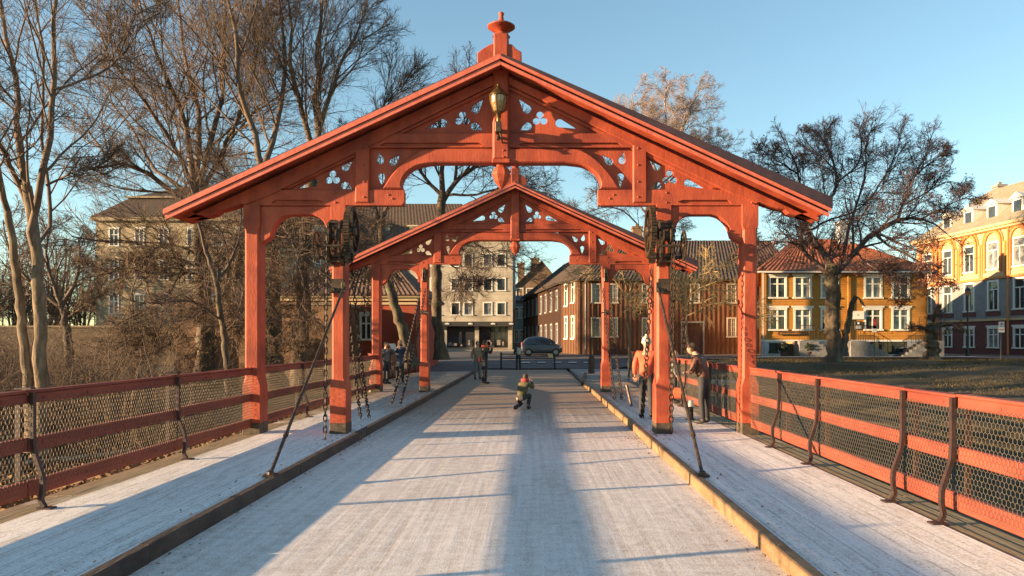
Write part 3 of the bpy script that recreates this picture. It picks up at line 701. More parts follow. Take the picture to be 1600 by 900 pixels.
def make_tree(name, label, trunks, limbs, levels, mt, mc, group='bare winter trees round the bridge', leaves=None, ground=None, droopy=False, cat='tree', k0=26):
    """trunks/limbs: (points, r0, r1); levels: dicts for spawn"""
    base = np.array(trunks[0][0][0], float)
    t_ = thing(name, label, cat, tuple(base), 0, group)
    def poly(lst, k):
        A, B, C_ = [], [], []
        for pts, r0, r1 in lst:
            p, L_ = resample(pts, k); A.append(p-base); B.append(np.linspace(r0, r1, k)); C_.append(L_)
        return np.array(A), np.array(B), np.array(C_)
    T = poly(trunks, k0)
    T[0][:, 1:-1] += rng.normal(size=T[0][:, 1:-1].shape)*.10*T[1][:, 1:-1, None]
    T[1][:] *= .70; T[1][:, 0] *= 1.6; T[1][:, 1] *= 1.35; T[1][:, 2] *= 1.15
    Lm = poly(limbs, 12) if limbs else None
    if limbs:
        Lm[1][:] *= .72; w8 = rng.normal(size=Lm[0].shape); w8[:, 0] = 0; w8 = np.cumsum(w8, axis=1)*.020*Lm[2][:, None, None]/3; Lm[0][:] += w8
    tb = [(T[0], T[1], 16)]
    tubes_mesh('trunk', tb, mt, t_, knob=.085)
    batches = []; cur = None
    srcs = [T] if not limbs else [Lm]
    if limbs: batches.append((Lm[0], Lm[1], 9))
    cur = srcs
    last = None
    for li, lv in enumerate(levels):
        lv = dict(lv); sides = lv.pop('m', 3); ft = lv.pop('from_trunk', None)
        new = []
        for s_ in cur: new.append(spawn(*s_, **lv))
        if ft:
            l2 = dict(lv); l2.update(ft); new.append(spawn(*T, **l2))
        k = lv['k']
        comb = tuple(np.concatenate([x[i] for x in new]) for i in range(3))
        batches.append((comb[0], comb[1], sides)); cur = [comb]; last = comb
    tubes_mesh('crown', batches, mc, t_)
    if leaves:
        nL, size, lm, zmax = leaves
        ends = last[0][:, -1]; z = ends[:, 2]
        pr = np.exp(-np.clip((z-zmax)/2.2, -2, 4)); pr /= pr.sum()
        pick = rng.choice(len(ends), nL, p=pr); c = ends[pick]+rng.normal(size=(nL, 3))*.05
        u = rng.normal(size=(nL, 3)); u /= np.linalg.norm(u, axis=1, keepdims=True); v = np.cross(u, rng.normal(size=(nL, 3))); v /= np.linalg.norm(v, axis=1, keepdims=True)
        sz = rng.uniform(.6, 1.3, (nL, 1))*size
        V = np.stack([c-u*sz, c-v*sz*.55, c+u*sz, c+v*sz*.55], 1).reshape(-1, 3); Q = np.arange(nL*4).reshape(-1, 4)
        me = bpy.data.meshes.new('leaves'); me.from_pydata(V.tolist(), [], Q.tolist()); me.update(); link_mesh('leaves', me, lm, t_)
    return t_
def D(d, pts, dy=None):     # pixel polyline at depth d, with optional depth offsets
    return [tuple(P(p[0], p[1], d+(p[2] if len(p) > 2 else 0))) for p in pts]
def fine(n1=9, n2=8, n3=6, n4=4, up=.12, r_=1., l1=.55, wig=.10, a=38):
    return [dict(n=n1+1, t0=.12, ang=a-2, asd=12, ratio=l1, up=up, wig=wig*.8, k=9, rr=.45, rmin=.022*r_, m=5),
            dict(n=n2, t0=.10, ang=a-2, asd=13, ratio=.62, up=up, wig=wig, k=7, rr=.5, rmin=.012*r_, m=4),
            dict(n=n3, t0=.10, ang=a-2, asd=14, ratio=.62, up=up*.8, wig=wig*1.1, k=6, rr=.55, rmin=.0072*r_, m=3),
            dict(n=n4+2, t0=.12, ang=a-4, asd=16, ratio=.66, up=up*.5, wig=wig*1.2, k=5, rr=.6, rmin=.0042*r_, m=3)]

# A: pale two-stemmed tree at the left edge
d = 16.5
make_tree('bare_tree', 'tall pale double-stemmed bare tree at the left edge, beyond the fence', [
    (D(d, [(66, 712), (66, 600), (62, 480), (58, 400), (50, 340), (42, 290)]), .20, .14), (D(d, [(50, 705), (40, 560), (30, 470), (22, 400, -.3), (12, 330, -.5)]), .16, .10)],
    [(D(d, [(60, 410), (52, 345), (68, 300), (80, 215), (84, 120), (88, 10), (92, -90)]), .12, .04), (D(d, [(42, 290), (30, 230), (28, 120, .5), (8, 10, 1), (0, -60, 1)]), .11, .04),
     (D(d, [(50, 350), (28, 270), (0, 215, -1), (-60, 120, -1)]), .09, .04), (D(d, [(85, 140), (125, 122, .5), (165, 95, 1), (190, 45, 1.2), (205, -10, 1.4)]), .045, .015),
     (D(d, [(72, 290), (120, 268), (150, 262, .5), (180, 250, .8)]), .04, .012), (D(d, [(12, 330, -.5), (-10, 250, -1), (-40, 120, -1)]), .09, .04), (D(d, [(60, 380), (80, 330, 1), (60, 200, 2), (58, 60, 2), (40, -60, 2)]), .07, .03)],
    fine(8, 7, 5, 3, .10, .75, .42, .11, 42), BARKP, TWIG)
# B: wide elm behind the gate roof
d = 31
make_tree('bare_tree', 'big spreading bare tree in front of the stone mansion, left of the nearer gate', [
    (D(d, [(322, 600), (322, 520), (316, 430), (312, 350), (306, 300)]), .55, .36)],
    [(D(d, [(310, 330), (270, 295), (225, 262, -1), (175, 245, -2), (140, 200, -2)]), .20, .05), (D(d, [(306, 305), (295, 240), (270, 160, -1), (235, 80, -2), (215, 0, -2)]), .2, .04),
     (D(d, [(306, 305), (305, 210, 1), (290, 110, 2), (280, 20, 2), (262, -60, 2)]), .2, .04), (D(d, [(306, 300), (325, 230), (345, 140, 1), (350, 50, 1), (342, -50, 1)]), .2, .04),
     (D(d, [(310, 310), (345, 250), (370, 200, -1), (400, 120, -1), (418, 40, -1)]), .16, .04), (D(d, [(304, 300), (270, 230, -1), (220, 150, -2), (170, 90, -3), (150, 40, -3)]), .15, .035),
     (D(d, [(306, 310), (255, 270, 1), (205, 190, 2), (165, 150, 3), (140, 110, 3)]), .13, .03), (D(d, [(316, 420), (270, 405, -1), (215, 410, -2), (165, 428, -2)]), .09, .025), (D(d, [(318, 470), (285, 490, -1), (262, 530, -2), (240, 560, -2)]), .06, .02), 
     (D(d, [(314, 380), (350, 360, -2), (378, 385, -3), (395, 430, -3)]), .07, .02), (D(d, [(316, 400), (275, 380, -3), (240, 400, -4), (215, 450, -5), (205, 500, -5)]), .07, .02), (D(d, [(318, 440), (350, 440, -2), (375, 470, -3), (385, 520, -3)]), .06, .02), (D(d, [(316, 430), (290, 440, -3), (268, 480, -5), (255, 530, -5)]), .06, .02)],
    fine(10, 9, 6, 4, .10, 1.15, .5, .11, 38), BARK, TWIG)
# C and D: two trunks seen between the left posts
d = 27
make_tree('bare_tree', 'bare tree whose rough trunk rises between the left posts of the nearer gate', [
    (D(d, [(432, 612), (430, 520), (426, 420), (420, 330), (412, 270)]), .42, .26)],
    [(D(d, [(412, 275), (395, 200), (370, 110, -1), (360, 20, -1), (350, -60, -1)]), .17, .04), (D(d, [(412, 272), (425, 190, 1), (440, 100, 1), (430, 10, 1), (425, -50, 1)]), .17, .04),
     (D(d, [(420, 330), (385, 300), (340, 270, -1), (300, 250, -2)]), .09, .02), (D(d, [(426, 430), (395, 460), (360, 480, -1), (320, 520, -1)]), .06, .02), (D(d, [(424, 400), (450, 350), (470, 310, -1)]), .06, .02), (D(d, [(420, 340), (455, 370, -2), (475, 420, -3), (485, 480, -3)]), .06, .02), (D(d, [(422, 360), (390, 370, -2), (365, 410, -3), (355, 470, -3)]), .06, .02), (D(d, [(428, 470), (450, 490, -1), (462, 530, -2), (470, 570, -2)]), .05, .02)],
    fine(9, 9, 6, 4, .12, 1., .5, .10, 37), BARK, TWIG)
d = 29
make_tree('bare_tree', 'twin-limbed bare tree behind the left winch, crown over the roof slope', [
    (D(d, [(470, 606), (472, 500), (476, 400), (486, 300), (492, 245)]), .45, .28)],
    [(D(d, [(490, 255), (478, 190), (455, 110, -1), (450, 30, -1), (440, -40, -1)]), .18, .04), (D(d, [(492, 250), (505, 180), (535, 110, 1), (560, 60, 1), (575, 20, 1)]), .17, .035),
     (D(d, [(492, 248), (497, 160), (500, 80, 1), (510, 0, 1), (515, -50, 1)]), .18, .04), (D(d, [(488, 300), (530, 255), (575, 215, 1), (610, 170, 2), (640, 150, 2)]), .12, .03), (D(d, [(480, 380), (515, 400), (545, 430, -1), (570, 470, -1)]), .06, .02), (D(d, [(484, 320), (520, 330, -1), (560, 360, -2), (590, 400, -2)]), .07, .02), (D(d, [(484, 330), (450, 350, -2), (430, 390, -3), (425, 440, -3)]), .06, .02)],
    fine(9, 9, 6, 4, .12, 1., .5, .10, 37), BARK, TWIG)
# E: darker crooked tree on the bank
d = 22
make_tree('bare_tree', 'slim dark crooked tree growing on the bank beside the brick wall', [
    (D(d, [(358, 640), (354, 560), (346, 500), (338, 440), (322, 395)]), .16, .09)],
    [(D(d, [(322, 395), (308, 350), (300, 300, .5), (285, 260, 1)]), .07, .02), (D(d, [(338, 440), (360, 400, .3), (372, 350, .5), (378, 300, .7)]), .06, .02), (D(d, [(346, 500), (310, 475, -.5), (270, 470, -1), (235, 480, -1)]), .05, .015), (D(d, [(350, 520), (375, 490), (395, 440, .4)]), .04, .015)],
    fine(7, 6, 5, 3, .05, .8, .5, .13, 42), BARK, TWIGD)
# F: leaning trunk and big crown seen through the arch
d = 34
make_tree('bare_tree', 'dark leaning bare tree behind the farther gate, left of the shop block', [
    (D(d, [(644, 572), (630, 520), (612, 460), (600, 400), (596, 350)]), .40, .22)],
    [(D(d, [(598, 370), (585, 320), (570, 270), (560, 210)]), .14, .03), (D(d, [(596, 350), (615, 300, 1), (630, 250, 1), (650, 200, 1)]), .13, .03), (D(d, [(604, 420), (575, 400), (545, 390, -1), (520, 400, -1)]), .07, .02)],
    fine(8, 7, 5, 4, .08, 1.1, .55, .12, 40), BARK, TWIGD)
d = 37
make_tree('bare_tree', 'bare tree with dark forked limbs showing through the arch of the nearer gate', [
    (D(d, [(690, 562), (682, 480), (684, 400), (690, 330), (692, 305)]), .38, .30)],
    [(D(d, [(692, 310), (688, 270), (690, 230), (680, 170)]), .22, .05), (D(d, [(694, 312), (715, 280), (738, 262), (770, 235, 1), (800, 200, 1)]), .19, .05), (D(d, [(690, 305), (660, 275), (640, 240, -1), (610, 190, -1)]), .15, .04),
     (D(d, [(700, 305), (745, 300, -1), (790, 285, -2), (840, 290, -2)]), .10, .03), (D(d, [(690, 330), (720, 360), (760, 385, -2), (800, 420, -3)]), .07, .02), (D(d, [(688, 400), (715, 420), (735, 450, -2)]), .06, .02), (D(d, [(710, 290), (720, 230), (735, 170), (745, 130)]), .12, .03)],
    fine(9, 8, 6, 4, .02, 1.15, .55, .13, 40), BARK, TWIGD)
# G: pale birch-like crown over the right roof slope
d = 42
make_tree('bare_tree', 'pale fine-twigged bare tree whose rounded crown tops the right roof slope', [
    (D(d, [(1022, 552), (1018, 460), (1012, 380), (1016, 310), (1040, 250)]), .40, .20)],
    [(D(d, [(1040, 252), (1040, 200), (1042, 150), (1045, 130)]), .12, .04), (D(d, [(1030, 275), (1005, 220), (990, 170), (985, 145)]), .11, .03), (D(d, [(1036, 260), (1065, 210), (1085, 165), (1095, 145)]), .11, .03), (D(d, [(1018, 310), (1060, 270), (1095, 235), (1115, 210)]), .09, .03), (D(d, [(1035, 262), (1020, 215, 1), (1018, 180, 1.5), (1012, 160, 2)]), .09, .03), (D(d, [(1038, 258), (1056, 215, -1), (1068, 185, -1.5), (1066, 160, -2)]), .09, .03), (D(d, [(1028, 285), (990, 250), (965, 220), (955, 195)]), .08, .025), (D(d, [(1024, 295), (1075, 255, 1), (1112, 240, 1.5), (1130, 245, 2)]), .08, .025),
     (D(d, [(1014, 340), (980, 300), (940, 260, -1), (900, 250, -2)]), .09, .025), (D(d, [(1012, 370), (975, 330, -1), (930, 330, -2), (890, 350, -3)]), .08, .02), (D(d, [(1014, 360), (1060, 330, -1), (1100, 320, -1)]), .08, .02)],
    fine(10, 8, 7, 5, .0, .95, .42, .13, 44), BARKP, TWIGM)
# H: big broad tree on the lawn, some leaves left
d = 36
make_tree('broad_tree', 'broad old tree with thick trunk on the lawn before the ochre house', [
    (D(d, [(1303, 570), (1303, 530), (1302, 480), (1300, 430), (1300, 412)]), .56, .46), (D(d, [(1316, 545, -.1), (1324, 510, -.2), (1330, 480, -.3), (1338, 463, -.4), (1350, 478, -.6)]), .26, .13)],
    [(D(d, [(1301, 430), (1290, 400), (1272, 372), (1260, 345), (1262, 325)]), .30, .13), (D(d, [(1300, 432), (1270, 405), (1252, 385), (1250, 350, -.5), (1235, 320, -1)]), .20, .07),
     (D(d, [(1266, 352), (1285, 325), (1305, 300), (1308, 270), (1300, 235), (1295, 200)]), .14, .04), (D(d, [(1262, 328), (1250, 290), (1240, 250), (1225, 215)]), .10, .03),
     (D(d, [(1303, 430), (1328, 403), (1362, 372), (1402, 347), (1445, 345), (1480, 365)]), .27, .05), (D(d, [(1403, 347), (1412, 310), (1425, 275), (1440, 245), (1445, 215)]), .11, .03),
     (D(d, [(1310, 415), (1322, 385), (1330, 355, 1), (1350, 310, 1.5), (1360, 260, 2), (1365, 215, 2)]), .13, .035), (D(d, [(1255, 385), (1225, 375, -1), (1195, 385, -2), (1170, 400, -2)]), .08, .02),
     (D(d, [(1370, 368), (1395, 385, -1), (1430, 405, -1.5), (1465, 430, -2)]), .10, .03), (D(d, [(1340, 395), (1350, 410, -1.5), (1380, 425, -2), (1410, 450, -2)]), .08, .025), (D(d, [(1308, 285), (1335, 260), (1345, 230), (1340, 200)]), .08, .03),
     (D(d, [(1258, 345), (1225, 320, 1), (1195, 290, 1), (1180, 250, 1)]), .09, .03), (D(d, [(1412, 320), (1450, 300), (1480, 285), (1500, 290)]), .07, .02), (D(d, [(1300, 240), (1280, 215, 1), (1262, 200, 1)]), .06, .02), (D(d, [(1350, 320, 1), (1385, 270, 2), (1400, 230, 2), (1405, 210, 2)]), .08, .02), (D(d, [(1425, 280), (1460, 250, -1), (1480, 235, -1)]), .06, .02), (D(d, [(1245, 270), (1215, 250, -1), (1190, 232, -1)]), .06, .02),
     (D(d, [(1440, 342), (1475, 325, -1), (1505, 310, -1), (1520, 305, -1)]), .06, .02), (D(d, [(1308, 270), (1285, 250, -2), (1265, 240, -3)]), .06, .02), (D(d, [(1362, 372), (1385, 345, -2), (1400, 330, -3), (1440, 310, -3)]), .07, .02), (D(d, [(1265, 360), (1300, 340, 2), (1330, 330, 2.5), (1385, 290, 3)]), .09, .03)],
    fine(10, 7, 5, 4, .05, 1.05, .46, .14, 44), BARK, TWIGR, leaves=(8000, .050, LEAFR, 5.0))
# I/J: small pollards with golden shoots beyond the walkway
for (px, py, dd, hh, lab) in ((982, 596, 32, 460, 'small golden-twigged tree with straight pale stem right of the farther gate'), (1074, 590, 30, 485, 'small knobbly golden-twigged tree behind the right inner post')):
    make_tree('small_tree', lab, [(D(dd, [(px, py), (px+1, py-50), (px-2, hh+30), (px, hh)]), .085, .06)],
        [(D(dd, [(px, hh+6), (px-25, hh-25), (px-60, hh-30, -1), (px-90, hh-15, -1)]), .05, .015), (D(dd, [(px, hh+4), (px-8, hh-35), (px-25, hh-60, 1), (px-45, hh-70, 1)]), .05, .015), (D(dd, [(px, hh+4), (px+20, hh-30, 1), (px+45, hh-45, 1), (px+85, hh-30, 1)]), .05, .015),
         (D(dd, [(px, hh+4), (px+10, hh-30, -1), (px+30, hh-65, -1), (px+55, hh-80, -1)]), .05, .015), (D(dd, [(px, hh+8), (px+40, hh-10, -1), (px+75, hh-5, -1), (px+110, hh+15, -1)]), .045, .012)],
        fine(7, 6, 4, 2, -.02, .9, .5, .18, 48), BARKP, TWIGG, group='small trees beyond the right walkway')
# K: cut-back trunk by the end of the ochre house
make_tree('pollard_stump', 'thick cut-back trunk at the right end of the ochre house', [(D(41, [(1456, 562), (1456, 540), (1455, 520), (1458, 505)]), .55, .42)],
    [(D(41, [(1456, 520), (1440, 510), (1425, 512)]), .10, .05), (D(41, [(1458, 512), (1480, 505), (1500, 512)]), .12, .05), (D(41, [(1458, 508), (1460, 490), (1465, 478)]), .12, .06)],
    fine(6, 6, 4, 3, -.1, 1.2, .5, .2, 55), BARK, TWIGD, group=None)
# L: dim trees far left, behind the mansion's end
make_tree('bare_tree', 'dim bare tree far behind the left edge tree', [(D(46, [(110, 590), (105, 520), (95, 470)]), .4, .28)],
    [(D(46, [(95, 475), (80, 430), (75, 390), (80, 350)]), .2, .05), (D(46, [(97, 475), (120, 440), (128, 400), (125, 370)]), .2, .05), (D(46, [(96, 480), (50, 440), (25, 400), (10, 350)]), .2, .05), (D(46, [(100, 500), (150, 470), (175, 450)]), .15, .04)],
    fine(9, 7, 6, 4, .05, 1.5, .5, .13, 42), BARK, TWIG)
# undergrowth on the left bank
def undergrowth():
    N = 560
    x = rng.uniform(-34, -6.5, N); y = rng.uniform(15.5, 36, N)
    keep = (x < -7.2-(y-14)*.18) & ((y < 29.5) | (x < -16.8)) & ((x < -13) | (y < 27)); x, y = x[keep], y[keep]; N = len(x)
    pxx = VX+(x-CAMX)/y*F; keep = ((pxx < 255) & (rng.random(N) < .88)) | (rng.random(N) < .10); x, y, pxx = x[keep], y[keep], pxx[keep]; N = len(x)
    base = np.stack([x, y, [hgt(a, c) for a, c in zip(x, y)]], 1)
    n = 5; k = 6; idx = np.repeat(np.arange(N), n); dd_ = rng.normal(size=(N*n, 3))*.5; dd_[:, 2] = 1.2; dd_ /= np.linalg.norm(dd_, axis=1, keepdims=True)
    L_ = rng.uniform(.8, 2.3, N*n)*np.where(pxx[idx] < 255, rng.uniform(.7, 2.0, N)[idx], .8); pts = np.zeros((N*n, k, 3)); pts[:, 0] = base[idx]; st = (L_/(k-1))[:, None]
    for j in range(1, k):
        pts[:, j] = pts[:, j-1]+dd_*st; dd_ += rng.normal(size=dd_.shape)*.16; dd_[:, 2] -= .10; dd_ /= np.linalg.norm(dd_, axis=1, keepdims=True)
    Rr = rng.uniform(.010, .024, N*n)[:, None]*np.linspace(1, .5, k)[None, :]
    a = (pts, Rr, L_); b1 = spawn(*a, n=8, t0=.15, ang=45, asd=18, ratio=.5, up=-.03, wig=.22, k=5, rr=.6, rmin=.006)
    b2 = spawn(*b1, n=5, t0=.1, ang=45, asd=18, ratio=.5, up=-.04, wig=.3, k=4, rr=.6, rmin=.004)
    tag(tubes_mesh('undergrowth', [(a[0], a[1], 4), (b1[0], b1[1], 3), (b2[0], b2[1], 3)], TWIG), 'tangled leafless scrub covering the left bank', None, None, 'stuff')
undergrowth()
def far_woods():
    N = 420; x = rng.uniform(-95, -43, N); y = rng.uniform(62, 92, N); keep = x < -44.5-(y-62)*.05; x, y = x[keep], y[keep]; N = len(x)
    base = np.stack([x, y, [hgt(a, c)-.2 for a, c in zip(x, y)]], 1); k = 7
    dd_ = rng.normal(size=(N, 3))*.12; dd_[:, 2] = 1; L_ = rng.uniform(3.5, 8.5, N); pts = np.zeros((N, k, 3)); pts[:, 0] = base; st = (L_/(k-1))[:, None]
    for j in range(1, k): pts[:, j] = pts[:, j-1]+dd_*st; dd_ += rng.normal(size=dd_.shape)*.08
    a = (pts, rng.uniform(.06, .13, N)[:, None]*np.linspace(1, .4, k)[None, :], L_)
    b1 = spawn(*a, n=10, t0=.1, ang=45, asd=14, ratio=.42, up=.1, wig=.14, k=5, rr=.5, rmin=.03); b2 = spawn(*b1, n=7, t0=.1, ang=42, asd=16, ratio=.55, up=.05, wig=.16, k=4, rr=.6, rmin=.018)
    tag(tubes_mesh('far_woods', [(a[0], a[1], 5), (b1[0], b1[1], 3), (b2[0], b2[1], 3)], TWIG), 'distant bare wood at the left end of the stone mansion', None, None, 'stuff')
far_woods()
def litter(name, x0, x1, y0, y1, n, size, m, keepfn=None):
    x = rng.uniform(x0, x1, n); y = rng.uniform(y0, y1, n); z = np.array([hgt(a, c) for a, c in zip(x, y)])
    c = np.stack([x, y, z+.03+rng.uniform(0, .04, n)], 1); u = rng.normal(size=(n, 3)); u[:, 2] *= .6; u /= np.linalg.norm(u, axis=1, keepdims=True); v = np.cross(u, rng.normal(size=(n, 3))); v /= np.linalg.norm(v, axis=1, keepdims=True)
    sz = rng.uniform(.5, 1.4, (n, 1))*size
    V = np.stack([c-u*sz, c-v*sz*.6, c+u*sz, c+v*sz*.6], 1).reshape(-1, 3); Q = np.arange(n*4).reshape(-1, 4)
    me = bpy.data.meshes.new(name); me.from_pydata(V.tolist(), [], Q.tolist()); me.update()
    return tag(link_mesh(name, me, m), 'fallen leaves scattered over the bank', None, None, 'stuff')
litter('fallen_leaves', -20, -5.6, 6, 26, 26000, .055, mat('fallen_leaf', (.10, .052, .024), .9, (.20, .12, .055), 5))
def grass(n):
    x = np.r_[rng.uniform(5.2, 30, n)]; y = rng.uniform(4, 42, n); z = np.array([hgt(a, c) for a, c in zip(x, y)])
    b0 = np.stack([x, y, z-.01], 1); h = rng.uniform(.04, .12, n); le = rng.normal(size=(n, 2))*.04
    w_ = rng.uniform(.006, .014, n); a = rng.uniform(0, 6.28, n); dx = np.stack([np.cos(a)*w_, np.sin(a)*w_, 0*a], 1)
    tip = b0+np.stack([le[:, 0], le[:, 1], h], 1)
    V = np.stack([b0-dx, b0+dx, tip], 1).reshape(-1, 3); Q = np.arange(n*3).reshape(-1, 3)
    me = bpy.data.meshes.new('lawn_grass'); me.from_pydata(V.tolist(), [], Q.tolist()); me.update()
    tag(link_mesh('lawn_grass', me, mat('grass_blade', (.045, .036, .012), .9, (.11, .080, .028), 1.4)), 'short winter grass on the lawn', None, None, 'stuff')
grass(90000)
def deck_litter():
    n = 1500; sd = rng.choice([-1, 1], n); w_ = np.abs(rng.normal(size=n))*.13
    x = np.where(rng.random(n) < .5, sd*(2.36-w_), sd*(2.52+w_)); y = rng.uniform(3.5, 30, n); z = np.where(np.abs(x) < 2.4, .004, .124)
    near = rng.random(n) < .3; y = np.where(near, 12.3+rng.normal(size=n)*.6, y)
    c = np.stack([x, y, z], 1); a = rng.uniform(0, 6.28, n); sz = rng.uniform(.006, .024, (n, 1)); u = np.stack([np.cos(a), np.sin(a), rng.uniform(0, .5, n)], 1)*sz; v = np.stack([-np.sin(a), np.cos(a), 0*a], 1)*sz*.6; c[:, 2:] += sz*.5
    me = bpy.data.meshes.new('leaf_litter'); me.from_pydata(np.stack([c-u, c-v, c+u, c+v], 1).reshape(-1, 3).tolist(), [], np.arange(n*4).reshape(-1, 4).tolist()); me.update()
    tag(link_mesh('leaf_litter', me, MATS['fallen_leaf']), 'dark dirt and leaf crumbs along the kerbs of the bridge', None, None, 'stuff')
deck_litter()

# ------------------------------------------------------------------ buildings
WCACHE = {}
def window_mesh(kind, w_, h_, arch=False):
    """frame mesh and pane mesh, local: x across, z up from sill, y=0 wall face, outside is -y"""
    key = (kind, round(w_, 2), round(h_, 2))
    if key in WCACHE: return WCACHE[key]
    f = MB(); t = max(.05, min(.09, w_*.075)) if kind == 'grid' else max(.07, min(.10, w_*.08)); dy0, dy1 = -.05, .10
    f.bx(-w_/2-.03, -w_/2+t, dy0, dy1, 0, h_); f.bx(w_/2-t, w_/2+.03, dy0, dy1, 0, h_)
    f.bx(-w_/2-.04, w_/2+.04, dy0-.015, dy1, h_-t, h_+.05); f.bx(-w_/2-.08, w_/2+.08, dy0-.06, dy1, -.07, .03)
    if kind == 'cross':
        f.bx(-.04, .04, dy0+.045, dy1, .03, h_-t); f.bx(-w_/2+t, -.04, dy0+.05, dy1, h_*.62, h_*.62+.07); f.bx(.04, w_/2-t, dy0+.05, dy1, h_*.62, h_*.62+.07)
        f.bx(-w_/2-.14, w_/2+.14, dy0-.03, .0, h_+.05, h_+.16)
    if kind == 'grid':
        f.bx(-.02, .02, dy0+.045, dy1, .03, h_-t)
        for q in (.27, .52, .76): f.bx(-w_/2+t, w_/2-t, dy0+.055, dy1-.01, h_*q, h_*q+.022)
        for q in (-.25, .25): f.bx(w_*q-.009, w_*q+.009, dy0+.06, dy1-.012, .03, h_-t)
    if kind == 'tall':
        f.bx(-.03, .03, dy0+.045, dy1, .03, h_*.68); f.bx(-w_/2+t, w_/2-t, dy0+.05, dy1, h_*.68, h_*.68+.07)
    p = MB(); p.bx(-w_/2+t-.01, w_/2-t+.01, .05, .07, .02, h_-t+.01)
    fo = f.build('window', WHITE); po = p.build('pane', GLASS); WCACHE[key] = (fo.data, po.data)
    bpy.data.objects.remove(fo); bpy.data.objects.remove(po)
    pc = WCACHE[key][1].copy(); pc.materials.clear(); pc.materials.append(CURT); WCACHE[key] += (pc,)
    return WCACHE[key]
def place_window(parent, kind, u, z, w_, h_, xf, wm=None):
    fm, pm, pc = window_mesh(kind, w_, h_)
    if wm: 
        k2 = ('m', wm.name, kind, round(w_, 2), round(h_, 2))
        if k2 not in WCACHE: c = fm.copy(); c.materials.clear(); c.materials.append(wm); WCACHE[k2] = c
        fm = WCACHE[k2]
    o = bpy.data.objects.new('window', fm); COL.objects.link(o); o.parent = parent; o.matrix_local = xf @ Matrix.Translation((u, 0, z))
    q = bpy.data.objects.new('pane', pc if rnd.random() < .35 else pm); COL.objects.link(q); q.parent = o
    return o
def wall(parent, xf, W, z0, z1, openings, m, name='wall', thick=.25, battens=None, boards=None):
    """a wall in its own plane: u 0..W, z z0..z1, openings (u centre, z sill, w, h)"""
    us = sorted(set([0, W]+[round(o[0]-o[2]/2, 4) for o in openings]+[round(o[0]+o[2]/2, 4) for o in openings]))
    zs = sorted(set([z0, z1]+[round(o[1], 4) for o in openings]+[round(o[1]+o[3], 4) for o in openings]))
    zs = [z for z in zs if z0 <= z <= z1]; us = [u for u in us if 0 <= u <= W]
    b = MB()
    inside = lambda u, z: any(abs(u-o[0]) < o[2]/2 and o[1] < z < o[1]+o[3] for o in openings)
    for i in range(len(us)-1):
        for j in range(len(zs)-1):
            uc, zc = (us[i]+us[i+1])/2, (zs[j]+zs[j+1])/2
            if inside(uc, zc): continue
            b.add([(us[i], 0, zs[j]), (us[i+1], 0, zs[j]), (us[i+1], 0, zs[j+1]), (us[i], 0, zs[j+1])], [(0, 1, 2, 3)])
    for u, z, w_, h_ in openings:
        if z < z0 or z+h_ > z1+.001: continue
        a, c, e, f = u-w_/2, u+w_/2, z, z+h_
        b.add([(a, 0, e), (a, thick, e), (a, thick, f), (a, 0, f)], [(0, 1, 2, 3)]); b.add([(c, 0, e), (c, 0, f), (c, thick, f), (c, thick, e)], [(0, 1, 2, 3)])
        b.add([(a, 0, f), (a, thick, f), (c, thick, f), (c, 0, f)], [(0, 1, 2, 3)]); b.add([(a, 0, e), (c, 0, e), (c, thick, e), (a, thick, e)], [(0, 1, 2, 3)])
    if battens:
        u = .12
        while u < W:
            segs = [(z0, z1)]
            for o in openings:
                if abs(u-o[0]) < o[2]/2+.10:
                    ns = []
                    for s0, s1 in segs:
                        if o[1]+o[3]+.12 <= s0 or o[1]-.12 >= s1: ns.append((s0, s1)); continue
                        if o[1]-.12 > s0: ns.append((s0, o[1]-.12))
                        if o[1]+o[3]+.12 < s1: ns.append((o[1]+o[3]+.12, s1))
                    segs = ns
            for s0, s1 in segs: b.bx(u-.045, u+.045, -.05, -.002, s0+.01, s1-.01)
            u += battens
    if boards:
        z = z0+.01
        while z < z1-.05:
            h_ = boards; segs = [(0, W)]
            for o in openings:
                if o[1]-.10 < z+h_ and o[1]+o[3]+.10 > z:
                    ns = []
                    for s0, s1 in segs:
                        a, c = o[0]-o[2]/2-.02, o[0]+o[2]/2+.02
                        if c <= s0 or a >= s1: ns.append((s0, s1)); continue
                        if a > s0: ns.append((s0, a))
                        if c < s1: ns.append((c, s1))
                    segs = ns
            for s0, s1 in segs:
                b.add([(s0, -.028, z), (s1, -.028, z), (s1, -.006, z+h_-.004), (s0, -.006, z+h_-.004), (s0, 0, z), (s1, 0, z)], [(0, 1, 2, 3), (4, 5, 1, 0)])
            z += boards
    b.v = [tuple(xf @ Vector(v)) for v in b.v]
    return b.build(name, m, parent, fix=False)
def XF(p, q):      # wall plane from p to q (x, y): u runs from p to q, outside is to the right of travel (-y local)
    d = Vector((q[0]-p[0], q[1]-p[1], 0)); L_ = d.length; d.normalize(); n = Vector((-d.y, d.x, 0))
    M_ = Matrix(((d.x, n.x, 0, p[0]), (d.y, n.y, 0, p[1]), (0, 0, 1, 0), (0, 0, 0, 1))); return M_, L_
